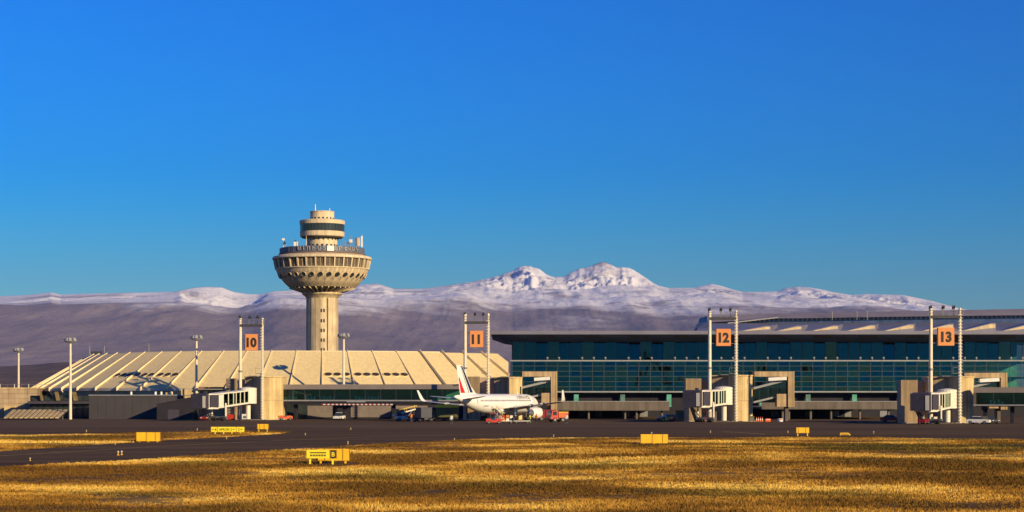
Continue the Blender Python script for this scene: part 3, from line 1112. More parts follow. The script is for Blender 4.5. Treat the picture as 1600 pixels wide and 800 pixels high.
# ================================================================== glass terminal
M_GLASS = glass('teal_glass', (0.58, 0.86, 0.80), 0.02, 0.9)
M_GLASS2 = glass('dark_teal_glass', (0.38, 0.55, 0.60), 0.02, 0.9)
M_GLASS3 = glass('green_pier_glass', (0.68, 0.97, 0.85), 0.03, 0.8)
M_MULL = mat('grey_mullion', (0.065, 0.085, 0.095), 0.45, 0.12, 0.8)
M_LEDGE = mat('pale_ledge', (0.30, 0.31, 0.33), 0.5, 0.12, 0.6)
M_ALU = mat('grey_roof_sheet', (0.19, 0.19, 0.25), 0.5, 0.12, 0.15, metal=0.2)
M_SOFF = mat('dark_soffit', (0.22, 0.29, 0.50), 0.42, 0.2, 0.2, metal=0.6)
M_INT = mat('dim_interior', (0.14, 0.29, 0.27), 0.9, 0.4, 0.25)
M_INTF = mat('interior_floor', (0.20, 0.22, 0.22), 0.6, 0.2, 0.3)
M_TEAL = mat('teal_glow_column', (0.25, 0.50, 0.44), 0.5, 0.2, 0.5)  # glow of the sunlit columns put into their teal
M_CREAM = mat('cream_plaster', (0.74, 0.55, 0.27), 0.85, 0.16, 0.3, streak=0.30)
M_TAN = mat('shade_tan_plaster', (0.55, 0.40, 0.23), 0.85, 0.18, 0.3, streak=0.32)  # darker copy of the cream, carrying the shade of walls turned from the sun
M_PARA = mat('grey_parapet', (0.16, 0.135, 0.115), 0.8, 0.15, 0.25, streak=0.2)
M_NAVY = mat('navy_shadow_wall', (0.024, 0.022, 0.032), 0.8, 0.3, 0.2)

YU, YL, YR = 508.0, 497.0, 490.0         # upper glass, lower glass box, roof edge
BAY_PX = 18.1
NBAY = 46
X_START = 799.0


def glass_terminal():
    t = thing('glass_terminal', 'long glass terminal with a thin overhanging roof and sloping skylights on top', 'building', (X_(1200, YL), YL, 0))
    W = dict(parent=t, world=True)
    xr = X_START + BAY_PX * NBAY
    # rooms behind the glass: floors, back wall, columns
    part(MB().box(X_(X_START, YL) + 0.3, X_(xr, YL), YU + 16, YU + 17, 0, Z_(520, YU)), 'back_wall', M_INT, **W)
    fl = part(MB().box(X_(X_START, YL) + 0.3, X_(xr, YL), YL + 0.4, YU + 16, Z_(563.5, YL) - 0.5, Z_(563.5, YL) - 0.1), 'floor_slab', M_INTF, **W)
    part(MB().box(X_(X_START, YL) + 0.3, X_(xr, YL), YL + 0.4, YU + 16, Z_(588, YL) - 0.5, Z_(588, YL) - 0.15), 'floor_slab', M_INTF, **W)
    part(MB().box(X_(X_START, YL) + 0.3, X_(xr, YL), YL + 0.4, YU + 16, Z_(612, YL) - 0.4, Z_(612, YL) - 0.05), 'floor_slab', M_INTF, **W)
    part(MB().box(X_(X_START, YL) - 0.2, X_(X_START, YL) + 0.15, YL + 0.5, YU + 16, Z_(612, YL), Z_(563.5, YL)), 'end_wall', mat('green_end_glass', (0.05, 0.22, 0.17), 0.25, 0.3, 0.3), **W)
    part(MB().box(X_(801, YU) - 0.2, X_(801, YU) + 0.15, YU + 0.3, YU + 16, Z_(563.5, YU), Z_(534, YU)), 'end_wall', M_INT, **W)
    for k in range(12):
        px = 813 + 72.4 * k
        x = X_(px, YU + 4)
        part(MB().tube((x, YU + 4, Z_(563.5, YL) - 0.1), (x, YU + 4, Z_(530, YU)), 0.42, n=10), 'column', M_TEAL, **W)
        x = X_(px + 6, YL + 5)
        part(MB().tube((x, YL + 5, Z_(612, YL)), (x, YL + 5, Z_(564, YL) - 0.4), 0.38, n=10), 'column', M_TEAL, **W)
        if k % 1 == 0:
            x = X_(px + 15, YL + 1.2)
            part(MB().box(x - 0.6, x + 0.6, YL + 0.8, YL + 1.6, 2.6, Z_(616, YL)), 'ground_pier', mat('green_pier', (0.12, 0.42, 0.33), 0.4, 0.3, 0.4) if k % 2 else M_INT, **W)
    # panes, each in its bay: six rows in the lower box and a tall upper row
    rows = [563.7, 571.9, 580.0, 588.0, 596.2, 604.3, 612.2]
    bw = BAY_PX * YL / FOCAL
    x0 = X_(X_START, YL)
    pane_mesh = {}
    lower_origin = []
    for r in range(6):
        zt, zb = Z_(rows[r], YL) - 0.06, Z_(rows[r + 1], YL) + 0.06
        for b in range(NBAY):
            key = r
            if key not in pane_mesh:
                h = (zt - zb) / 2
                mb = MB().box(-bw / 2 + 0.05, bw / 2 - 0.05, -0.02, 0.02, -h, h)
                o = part(mb, 'pane', M_GLASS if r < 3 else M_GLASS3, t)
                pane_mesh[key] = o
            else:
                o = dup(pane_mesh[key], t)
            o.location = (x0 + bw * (b + 0.5) - t.location.x, YL - t.location.y, (zt + zb) / 2)
            o.rotation_euler = (R(rng.gauss(-1.7, 0.55)), 0, R(rng.gauss(0, 0.9)))
    zt, zb = Z_(533.5, YU) - 0.06, Z_(564, YU)
    ub = BAY_PX * YU / FOCAL * 0.999
    xu = X_(X_START + 2.5, YU)
    up = None
    for b in range(NBAY):
        if up is None:
            h = (zt - zb) / 2
            up = part(MB().box(-ub / 2 + 0.05, ub / 2 - 0.05, -0.02, 0.02, -h, h), 'tall_pane', M_GLASS2, t)
            o = up
        else:
            o = dup(up, t)
        o.location = (xu + ub * (b + 0.5) - t.location.x, YU - t.location.y, (zt + zb) / 2)
        o.rotation_euler = (R(rng.gauss(-1.7, 0.5)), 0, R(rng.gauss(0, 0.4)))
    # mullions and transoms
    mv = mu = None
    for b in range(NBAY + 1):
        x = x0 + bw * b - t.location.x
        if mv is None:
            mv = part(MB().box(-0.055, 0.055, -0.16, 0.06, Z_(612.2, YL), Z_(563.7, YL)), 'mullion', M_MULL, t)
            mu = part(MB().box(-0.06, 0.06, -0.14, 0.06, Z_(564, YU), Z_(535, YU)), 'upper_mullion', M_MULL, t)
            a, c = mv, mu
        else:
            a, c = dup(mv, t), dup(mu, t)
        a.location = (x, YL - t.location.y, 0)
        c.location = (xu + ub * b - t.location.x, YU - t.location.y, 0)
    xe = x0 + bw * NBAY + 0.2
    for r, y in enumerate(rows):
        z = Z_(y, YL)
        if r in (0, 6):
            part(MB().box(x0 - 0.25, xe, YL - 0.55, YL + 0.3, z - 0.17, z + 0.17), 'ledge', M_LEDGE, **W)
        else:
            part(MB().box(x0 - 0.05, xe, YL - 0.16, YL + 0.05, z - 0.055, z + 0.055), 'transom', M_MULL, **W)
    part(MB().box(x0, xe, YL + 0.3, YU + 0.4, Z_(563.7, YL) - 0.08, Z_(563.7, YL) + 0.06), 'balcony_roof', M_SHADE, **W)
    # row of small floodlights on the ledge
    fl0 = None
    for b in range(3, NBAY, 1):
        if b % 4 == 1:
            continue
        x = x0 + bw * (b + 0.15) - t.location.x
        if fl0 is None:
            mb = MB().box(-0.06, 0.06, -0.06, 0.06, 0.0, 0.5).box(-0.32, 0.12, -0.3, 0.2, 0.45, 0.8)
            fl0 = part(mb, 'ledge_light', M_LEDGE, t)
            o = fl0
        else:
            o = dup(fl0, t)
        o.location = (x, YL - 0.2 - t.location.y, Z_(563.7, YL) + 0.15)
    # front roof: thin edge, dark underside dropping to the glass, open wing tip past the end wall
    zt, ze = Z_(516.8, YR), Z_(522.4, YR)
    xl, xr2 = X_(767, YR), X_(1660, YR)
    zs = Z_(534.5, YU)
    mb = MB()
    inx = [X_(767, YR), X_(776, YR), X_(786, YR), X_(800, YU), X_(1660, YU)]
    zin = [ze - 0.05, ze - 0.5, ze - 1.1, zs, zs]
    vs, fs = [], []
    for x, z in zip(inx, zin):
        vs += [(x, YR, ze - 0.0), (x, YU + 0.5, z), (x, YU + 30, z)]
    for i in range(len(inx) - 1):
        fs += [(i * 3, i * 3 + 1, i * 3 + 4, i * 3 + 3), (i * 3 + 1, i * 3 + 2, i * 3 + 5, i * 3 + 4)]
    part(MB().add(vs, fs), 'soffit', M_SOFF, **W)
    roof = part(MB().hexa([(xl, YR - 0.02, ze), (xr2, YR - 0.02, ze), (xr2, YR + 60, ze + 0.4), (xl, YR + 60, ze + 0.4), (xl, YR - 0.02, zt), (xr2, YR - 0.02, zt), (xr2, YR + 60, zt + 0.8), (xl, YR + 60, zt + 0.8)]), 'roof_edge', M_ALU, **W)
    cof = None
    for k in range(11):                      # shallow sky panels set in the soffit
        px = 848 + 72.4 * k
        a = P(px - 14, 524.6, YR + 3.0)
        b_ = P(px + 16, 524.6, YR + 3.0)
        s = (zs - ze) / (YU + 0.5 - YR)
        zz = lambda y: ze + s * (y - YR) - 0.06
        y0, y1 = YR + 3, YR + 9
        part(MB().hexa([(a.x, y0, zz(y0)), (b_.x, y0, zz(y0)), (b_.x + 1.5, y1, zz(y1)), (a.x + 1.5, y1, zz(y1)), (a.x, y0, zz(y0) + 0.05), (b_.x, y0, zz(y0) + 0.05), (b_.x + 1.5, y1, zz(y1) + 0.05), (a.x + 1.5, y1, zz(y1) + 0.05)]), 'soffit_panel', mat('soffit_panel', (0.13, 0.13, 0.17), 0.5), **W)
    # upper roof behind, with its clerestory and skylights
    YB0, YB1 = 530.0, 575.0
    z00, z01 = Z_(518, YB0) - 0.4, Z_(504, YB1)
    xa, xb = 1105, 1680
    part(MB().hexa([(X_(1086, YB0), YB0, z00 - 1.5), (X_(xb, YB0), YB0, z00 - 1.5), (X_(xb, YB1), YB1, z01 - 2), (X_(1096, YB1), YB1, z01 - 2), (X_(1086, YB0), YB0, z00), (X_(xb, YB0), YB0, z00), (X_(xb, YB1), YB1, z01), (X_(1096, YB1), YB1, z01)]), 'sloping_roof', M_ALU, **W)
    part(MB().hexa([P(1084, 516, 550), P(1108, 516, 550), P(1108, 516, 575), P(1094, 516, 575), P(1089, 506, 554), P(1108, 502, 554), P(1108, 501, 574), P(1096, 505, 574)]), 'roof_shoulder', mat('blue_roof_edge', (0.09, 0.12, 0.24), 0.4, 0.15, 0.3, metal=0.3), **W)
    # clerestory: dark blue band with pale posts
    YC = YB1 - 1
    def ytop(px):
        return np.interp(px, [1105, 1150, 1270, 1400, 1600, 1700], [493.5, 491.6, 489.0, 486.4, 482.6, 481])
    def ybot(px):
        return np.interp(px, [1105, 1215, 1270, 1400, 1600, 1700], [504, 497.5, 497.0, 494.8, 492.4, 491])
    mb = MB()
    pts_t = [(px, float(ybot(px)) + 0.5) for px in (1125, 1215, 1270, 1400, 1600, 1690)]
    vs, fs = [], []
    for px, py in pts_t:
        a, b_ = P(px, 508, YC), P(px, py, YC)
        vs += [a, b_, (a.x, a.y + 1, a.z), (b_.x, b_.y + 1, b_.z)]
    for i in range(len(pts_t) - 1):
        k = i * 4
        fs += [(k, k + 4, k + 5, k + 1), (k + 1, k + 5, k + 7, k + 3)]
    cl = part(MB().add(vs, fs), 'clerestory', mat('blue_clerestory', (0.045, 0.075, 0.20), 0.25, 0.35, 0.5, spec=0.6), **W)
    for k in range(72):
        px = 1150 + 7.4 * k
        yb = float(ybot(px)) + 0.2
        if yb > 502.5:
            continue
        a, b_ = P(px, 504, YC - 0.25), P(px, yb, YC - 0.25)
        part(MB().box(a.x - 0.18, a.x + 0.18, YC - 0.4, YC - 0.05, b_.z - 0.75, b_.z), 'clerestory_post', M_LEDGE, cl, world=True)
    vs, fs = [], []
    for px in (1105, 1150, 1215, 1270, 1400, 1600, 1690):
        a, b_ = P(px, float(ybot(px)), YC - 2.5), P(px, float(ytop(px)), YC - 2.5 + 6)
        vs += [a, b_, (a.x, a.y + 30, a.z), (b_.x, b_.y + 24, b_.z + 0.2)]
    for i in range(6):
        k = i * 4
        fs += [(k, k + 4, k + 5, k + 1), (k + 1, k + 5, k + 7, k + 3), (k + 2, k + 3, k + 7, k + 6), (k, k + 2, k + 6, k + 4)]
    fs += [(0, 1, 3, 2), (24, 26, 27, 25)]
    part(MB().add(vs, fs), 'upper_roof', mat('upper_roof_sheet', (0.22, 0.20, 0.24), 0.6, 0.15, 0.1), **W)
    part(MB().beam(P(1137, 505, YC - 3), P(1216, 496, YC - 3), 0.3, 0.3), 'roof_gutter', M_LEDGE, **W)
    # skylights: wedges rising towards the right, sunlight put into the cream of the gable ends
    M_SKYL = mat('skylight_sunlit_face', (0.70, 0.55, 0.33), 0.6, 0.2, 0.5, streak=0.15)
    for i, (xa_, xb_, y0, y1) in enumerate([(1152, 1204, 517.5, 508.5), (1209, 1253, 517.5, 508.2), (1264, 1310, 517.2, 507.6), (1320, 1368, 517.0, 506.8), (1378, 1428, 517.0, 505.8), (1438, 1490, 517.0, 505.2), (1500, 1556, 517.0, 504.2), (1563, 1622, 517.0, 503.6), (1632, 1690, 517, 503)]):
        YA = 533.0
        y1 += 0.8
        a, b_, c = P(xa_, y0 + 0.4, YA), P(xb_, 518.5, YA), P(xb_, y1, YA)
        d = P(xb_ - 8, y1 - 0.2, YA)
        back = Vector((5.0, 22.0, 1.2))
        sk = part(MB().add([a, b_, c, d, a + back, b_ + back, c + back, d + back], [(0, 1, 2, 3), (7, 6, 5, 4), (0, 3, 7, 4), (3, 2, 6, 7), (2, 1, 5, 6), (1, 0, 4, 5)]), 'skylight', M_ALU, **W)
        e = Vector((0.0, -0.05, 0.0))
        n0 = a + (d - a) * 0.03 + e
        mids = a + (b_ - a) * 0.985
        part(MB().add([a + e + Vector((0.5, 0, 0.02)), Vector((b_.x - 0.15, b_.y - 0.05, a.z + (c.z - a.z) * 0.42)), Vector((c.x - 0.15, c.y - 0.05, c.z - 0.25)), d + e + Vector((0, 0, -0.3))], [(0, 1, 2, 3)]), 'skylight_gable', M_SKYL, sk, world=True)
    for px, y0 in ((1300.5, 487), (1339, 487), (1355, 486)):
        part(MB().tube(P(px, 500, YC - 4), P(px, y0 - 1, YC - 4), 0.09, n=6), 'roof_mast', M_LEDGE, **W)
    # ground floor under the terrace
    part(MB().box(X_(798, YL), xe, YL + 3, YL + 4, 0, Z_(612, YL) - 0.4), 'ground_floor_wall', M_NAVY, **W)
    M_DOOR = mat('grey_shutter', (0.22, 0.23, 0.26), 0.6, 0.2, 0.4)
    for (a, b_) in ((1205, 1217), (1258, 1271), (1302, 1311), (1320, 1330), (905, 915), (930, 941), (972, 984), (1000, 1012), (1375, 1386)):
        part(MB().pbox(a, b_, 642, 655, YL + 2.9, 0.2), 'shutter', M_DOOR, **W)
    return t


glass_terminal()

# terrace in front of the terminal: parapet panels on a slab, carried by short columns
def terrace(label, x0, x1, Y, yt, yb, cols):
    t = thing('terrace', label, 'terrace', (X_((x0 + x1) / 2, Y), Y, 0))
    W = dict(parent=t, world=True)
    part(MB().box(X_(x0, Y) + 0.05, X_(x1, Y) - 0.05, Y + 0.25, YL + 2.5, Z_(yb, Y) - 0.1, Z_(yb, Y) + 0.3), 'slab', M_PARA, **W)
    n = max(2, round((x1 - x0) / 39))
    for k in range(n):
        a, b = x0 + (x1 - x0) * k / n, x0 + (x1 - x0) * (k + 1) / n
        part(MB().box(X_(a, Y) + 0.03, X_(b, Y) - 0.03, Y, Y + 0.22, Z_(yb, Y), Z_(yt, Y)), 'parapet_panel', M_PARA, **W)
    part(MB().box(X_(x0, Y), X_(x1, Y), Y - 0.06, Y + 0.28, Z_(yt, Y), Z_(yt, Y) + 0.12), 'coping', M_LEDGE, **W)
    part(MB().box(X_(x0, Y), X_(x1, Y), Y - 0.10, Y + 0.2, Z_(yb, Y) - 0.22, Z_(yb, Y) - 0.02), 'lower_band', M_PARA, **W)
    for px in cols:
        part(MB().tube((X_(px, Y), Y + 1.5, 0), (X_(px, Y), Y + 1.5, Z_(yb, Y) - 0.1), 0.28, n=10), 'column', M_PARA, **W)
    return t


terrace('grey terrace parapet along the glass terminal between stands eleven and twelve', 868, 1046, 446, 627.5, 640, (880, 920, 977, 995, 1035))
terrace('grey terrace parapet along the glass terminal between stands twelve and thirteen', 1190, 1418, 440, 627.5, 638, (1224, 1229, 1234, 1268, 1300, 1345, 1390))


# ------------------------------------------------------------------ gate buildings, link corridors
def gate_building(label, Y, wing, recess, main, dark, front, right, ytw, ytm, slit):
    """Cream concrete block behind each stand: a low wing, a recess, a main wall turned a little away from the sun and a pier turned towards it."""
    t = thing('gate_building', label, 'building', (X_((main + right) / 2, Y), Y + 3, 0))
    W = dict(parent=t, world=True)
    def q(px, dy):
        return (X_(px, Y), Y + dy)
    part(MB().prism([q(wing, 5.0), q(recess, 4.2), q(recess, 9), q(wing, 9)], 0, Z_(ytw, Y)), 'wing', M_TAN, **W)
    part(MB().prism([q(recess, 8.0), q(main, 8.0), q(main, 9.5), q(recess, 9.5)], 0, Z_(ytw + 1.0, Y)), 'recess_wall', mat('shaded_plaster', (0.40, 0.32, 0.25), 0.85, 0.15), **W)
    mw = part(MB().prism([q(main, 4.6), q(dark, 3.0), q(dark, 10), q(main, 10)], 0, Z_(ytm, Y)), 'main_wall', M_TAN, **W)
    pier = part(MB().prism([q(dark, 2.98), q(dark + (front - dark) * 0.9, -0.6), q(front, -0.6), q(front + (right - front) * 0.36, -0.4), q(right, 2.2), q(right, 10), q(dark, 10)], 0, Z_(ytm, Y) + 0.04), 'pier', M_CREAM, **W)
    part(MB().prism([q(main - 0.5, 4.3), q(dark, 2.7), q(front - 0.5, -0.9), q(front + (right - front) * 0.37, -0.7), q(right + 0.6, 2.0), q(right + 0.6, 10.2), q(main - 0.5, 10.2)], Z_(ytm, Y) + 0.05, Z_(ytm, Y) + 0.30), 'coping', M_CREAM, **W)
    zj = Z_(ytm, Y) * 0.46
    dkj = mat('joint_line', (0.30, 0.20, 0.11), 0.9)
    part(MB().prism([q(main, 4.57), q(dark, 2.97), q(dark, 9.9), q(main, 9.9)], zj, zj + 0.07), 'wall_joint', dkj, mw, world=True)
    part(MB().prism([q(dark + 0.1, 2.9), q(dark + (front - dark) * 0.9, -0.63), q(front, -0.63), q(front + (right - front) * 0.36, -0.43), q(right + 0.15, 2.2), q(right + 0.15, 9.9), q(dark + 0.1, 9.9)], zj, zj + 0.07), 'wall_joint', dkj, pier, world=True)
    part(MB().tube((*q(main + 1.2, 4.35), 0.0), (*q(main + 1.2, 4.35), Z_(ytm, Y)), 0.09, n=6), 'downpipe', M_SHADE, mw, world=True)
    if slit:
        a = Vector((*q(front + (right - front) * 0.36, -0.4), 0))
        b = Vector((*q(right, 2.2), 0))
        d = (b - a).normalized()
        nn = Vector((d.y, -d.x, 0)) * 0.06
        c0, c1 = a + (b - a) * 0.72, a + (b - a) * 0.88
        z0, z1 = Z_(slit[1], Y), Z_(slit[0], Y)
        part(MB().hexa([c0 + nn + Vector((0, 0, z0)), c1 + nn + Vector((0, 0, z0)), c1 - nn + Vector((0, 0, z0)), c0 - nn + Vector((0, 0, z0)), c0 + nn + Vector((0, 0, z1)), c1 + nn + Vector((0, 0, z1)), c1 - nn + Vector((0, 0, z1)), c0 - nn + Vector((0, 0, z1))]), 'slit_window', M_DARKW, pier, world=True)
    # caged ladder platform on the wall, door at the foot
    zc = Z_(ytm - 4, Y)
    xw = X_(dark - 6, Y)
    part(MB().box(xw - 0.8, xw + 0.9, Y + 2.2, Y + 3.6, Z_(ytm, Y) + 0.32, Z_(ytm, Y) + 0.45), 'roof_hatch', M_SHADE, **W)
    part(MB().box(X_(main + 3, Y), X_(main + 3, Y) + 1.2, Y + 3.2, Y + 4.6, 0.0, 2.1), 'door', mat('door_brown', (0.12, 0.09, 0.08), 0.6), **W)
    part(MB().box(X_(wing, Y) - 0.4, X_(right, Y) + 0.6, Y - 1.4, Y + 5, 0.0, 0.14), 'kerb', mat('pale_kerb', (0.55, 0.48, 0.40), 0.8, 0.2), **W)
    return t


gate_building('cream concrete block with shaded tan walls behind the gantry numbered ten', 432, 348, 365, 378, 398, 410, 440, 591, 590, None)
gate_building('cream concrete block with shaded tan walls above the parked airliner', 424, 730, 749, 771, 793, 796, 816, 588, 591, (604, 640))
gate_building('cream concrete block with shaded tan walls behind the gantry numbered twelve', 404, 1075, 1099, 1112, 1140, 1150, 1178, 591, 588, (606, 648))
gate_building('cream concrete block with shaded tan walls behind the gantry numbered thirteen', 378, 1416, 1441, 1457, 1488, 1500, 1526, 593.5, 590.5, None)


def link_corridor(label, Y, x0, x1, yt, yb, leg_w, slopes, block, back=10.0):
    """Sloping glazed passage from the gate block into the terminal, wrapped by a square concrete portal."""
    t = thing('link_corridor', label, 'corridor', (X_((x0 + x1) / 2, Y), Y, 0))
    W = dict(parent=t, world=True)
    band = 8.0
    mb = MB()
    Xa, Xb = X_(x0, Y), X_(x1, Y)
    lw = leg_w * Y / FOCAL
    zt, zb, zl = Z_(yt, Y), Z_(yb, Y), Z_(yt + band, Y)
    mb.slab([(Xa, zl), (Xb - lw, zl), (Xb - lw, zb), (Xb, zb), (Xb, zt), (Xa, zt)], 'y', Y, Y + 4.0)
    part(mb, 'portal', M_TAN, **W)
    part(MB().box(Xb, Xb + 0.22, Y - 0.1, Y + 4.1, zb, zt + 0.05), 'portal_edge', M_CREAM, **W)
    (ya0, ya1), (yb0, yb1) = slopes
    Yg = Y + 1.2
    xa, xb = X_(x0 - 1, Yg), X_(x1 - leg_w, Yg)
    part(MB().hexa([(xa, Yg, Z_(ya0 + 3.5, Yg)), (xb, Yg, Z_(ya1 + 3.5, Yg)), (xb, Yg + 3, Z_(ya1 + 3.5, Yg)), (xa, Yg + 3, Z_(ya0 + 3.5, Yg)), (xa, Yg, Z_(ya0, Yg)), (xb, Yg, Z_(ya1, Yg)), (xb, Yg + 3, Z_(ya1, Yg)), (xa, Yg + 3, Z_(ya0, Yg))]), 'sloping_roof', M_LEDGE, **W)
    part(MB().hexa([(xa, Yg, Z_(yb0 + 3, Yg)), (xb, Yg, Z_(yb1 + 3, Yg)), (xb, Yg + 3, Z_(yb1 + 3, Yg)), (xa, Yg + 3, Z_(yb0 + 3, Yg)), (xa, Yg, Z_(yb0, Yg)), (xb, Yg, Z_(yb1, Yg)), (xb, Yg + 3, Z_(yb1, Yg)), (xa, Yg + 3, Z_(yb0, Yg))]), 'sloping_floor', M_LEDGE, **W)
    n = 4
    for k in range(n):
        f0, f1 = k / n + 0.01, (k + 1) / n - 0.01
        l = lambda a, b, f: a + (b - a) * f
        u0, u1 = l(xa, xb, f0), l(xa, xb, f1)
        part(MB().hexa([(u0, Yg + 0.3, Z_(l(yb0, yb1, f0), Yg)), (u1, Yg + 0.3, Z_(l(yb0, yb1, f1), Yg)), (u1, Yg + 0.36, Z_(l(yb0, yb1, f1), Yg)), (u0, Yg + 0.36, Z_(l(yb0, yb1, f0), Yg)),
                        (u0, Yg + 0.3, Z_(l(ya0, ya1, f0) + 3.5, Yg)), (u1, Yg + 0.3, Z_(l(ya0, ya1, f1) + 3.5, Yg)), (u1, Yg + 0.36, Z_(l(ya0, ya1, f1) + 3.5, Yg)), (u0, Yg + 0.36, Z_(l(ya0, ya1, f0) + 3.5, Yg))]), 'pane', M_GLASS2, **W)
    part(MB().box(xa, xb, Yg + 2.6, Yg + 2.8, Z_(yb0 + 2, Yg), Z_(max(ya0, ya1) + 2, Yg)), 'inner_wall', M_INT, **W)
    b0, b1, by0, by1 = block
    part(MB().pbox(b0, b1, by0, by1, Y + 0.4, 3.0), 'base_block', M_TAN, **W)
    part(MB().box(X_(b1 - 4, Y), X_(b1 + 1, Y), Y + 0.8, Y + 3.2, 0, Z_(by1, Y)), 'support', M_PARA, **W)
    # white awning panels on the slope
    m0, m1 = P(x0 + (x1 - x0) * 0.35, yt + band + 4.2, Yg - 0.4), P(x0 + (x1 - x0) * 0.82, yt + band + 2.6, Yg - 0.4)
    part(MB().beam(m0, m1, 1.4, 0.7), 'roof_lantern', M_WHITE, **W)
    return t


link_corridor('square portal and sloping glass passage beside the airliner nose', 428, 816, 869, 580.5, 650, 8, ((604, 593), (622, 612)), (846, 861, 614, 633))
link_corridor('square portal and sloping glass passage beside the stand twelve block', 410, 1179, 1239.5, 580.5, 636, 8, ((605, 591), (627, 614)), (1214, 1232, 615.5, 635.5))
link_corridor('square portal and sloping glass passage beside the stand thirteen block', 384, 1507, 1572, 582.5, 640, 8, ((606, 592), (626, 616)), (1546, 1564, 622, 638))


# ------------------------------------------------------------------ glazed pier arms
def pier_arm(label, pxa, Ya, pxb, Yb, y_top, y_g0, y_g1, y_b, npane, stripes, stands):
    a, b = Vector((X_(pxa, Ya), Ya, 0)), Vector((X_(pxb, Yb), Yb, 0))
    L = (b - a).length
    ang = math.atan2(b.y - a.y, b.x - a.x)
    t = thing('glazed_pier', label, 'pier', a, ang)
    Ym = (Ya + Yb) / 2
    z = lambda y: Z_(y, Ym)
    D = 4.0
    part(MB().box(0, L, 0, D, z(y_g0), z(y_top)), 'roof', mat('pier_roof_grey', (0.27, 0.23, 0.21), 0.7, 0.12, 0.3), t)
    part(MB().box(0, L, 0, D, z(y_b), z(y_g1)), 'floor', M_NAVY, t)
    part(MB().box(0, L, -0.15, -0.003, z(y_g1 + 2.2), z(y_g1)), 'sill', M_LEDGE, t)
    part(MB().box(0, L, D - 0.3, D - 0.1, z(y_g1), z(y_g0)), 'inner_wall', mat('pier_inner_wall', (0.07, 0.24, 0.20), 0.8, 0.4, 0.3), t)
    part(MB().box(0.0, 0.5, -0.05, D - 0.35, z(y_b), z(y_g0)), 'end_frame', M_PARA, t)
    w = L / npane
    pn = part(MB().box(0.04, w - 0.04, 0.10, 0.14, z(y_g1), z(y_g0)), 'pane', M_GLASS3, t)
    ml = part(MB().box(-0.05, 0.05, 0.02, 0.2, z(y_g1), z(y_g0)), 'mullion', M_DARK, t)
    for k in range(1, npane):
        dup(pn, t, loc=(w * k, 0, 0))
        dup(ml, t, loc=(w * k, 0, 0))
    M_GLINT = mat('green_glint_seat', (0.55, 0.90, 0.70), 0.5, 0.3, 2.0)  # bright green added so the seats stand in for glints behind the glass
    for s0, s1 in stands:
        n = int((s1 - s0) / 0.75)
        for k in range(n):
            if rng.random() < 0.2:
                continue
            x = s0 + 0.75 * k
            h = rng.uniform(0.45, 0.9)
            part(MB().box(x, x + 0.5, 0.5, 0.55, z(y_g1) + 0.05, z(y_g1) + 0.1 + h).box(x, x + 0.5, 0.55, 1.0, z(y_g1) + 0.05, z(y_g1) + 0.1 + h * 0.5), 'seat', M_GLINT, t)
    if stripes:
        s0, s1 = stripes
        part(MB().box(s0, s1, -0.25, -0.20, z(y_b + 1.0), z(y_b - 0.9)), 'warning_board', M_WHITE, t)
        n = int((s1 - s0) / 1.0)
        for k in range(n):
            part(MB().box(s0 + k, s0 + k + 0.45, -0.275, -0.252, z(y_b + 1.0), z(y_b - 0.9)), 'red_stripe', mat('warning_red', (0.45, 0.06, 0.04), 0.6), t)
        part(MB().box(s0 + 6, s0 + 10.5, -0.2, -0.152, z(y_b - 3.4), z(y_b - 5.0)), 'light_strip', M_LEDGE, t)
    for k in range(4):
        x = L * (0.1 + 0.27 * k)
        part(MB().box(x - 0.35, x + 0.35, 1.5, 2.3, 0, z(y_b)), 'support', M_NAVY, t)
    return t


pier_arm('long low glazed pier between the stand ten block and the airliner tail', 429, 436, 716, 424, 600.5, 608.2, 624.8, 632.0, 12, (11.5, 28.5), ((2.5, 14.5), (18.5, 26.5)))
pier_arm('short glazed pier running off the edge beside the stand thirteen block', 1521, 374, 1680, 366, 605.0, 613.5, 632.0, 635.5, 5, None, ((3, 6),))

# ================================================================== gantries, jet bridges, masts
M_POLE = mat('white_pole', (0.74, 0.66, 0.50), 0.4, 0.10, 0.8)
M_ORANGE = mat('orange_sign', (0.72, 0.28, 0.09), 0.5, 0.08, 1.0)
M_BLACK = mat('black_digit', (0.03, 0.025, 0.02), 0.6, 0.1)
M_CREAMW = mat('cream_white_steel', (0.76, 0.72, 0.60), 0.45, 0.10, 0.6)
M_BGLASS = glass('bridge_glass', (0.45, 0.75, 0.55), 0.03, 0.8)
M_HOOD = mat('navy_hood', (0.055, 0.050, 0.075), 0.8, 0.2, 1.0)
M_RUBBER = mat('black_rubber', (0.03, 0.03, 0.032), 0.8, 0.2, 2.0)
M_RED = mat('red_paint', (0.50, 0.035, 0.025), 0.4, 0.15, 1.0)
M_YEL = mat('yellow_paint', (0.80, 0.55, 0.03), 0.45, 0.12, 1.0)


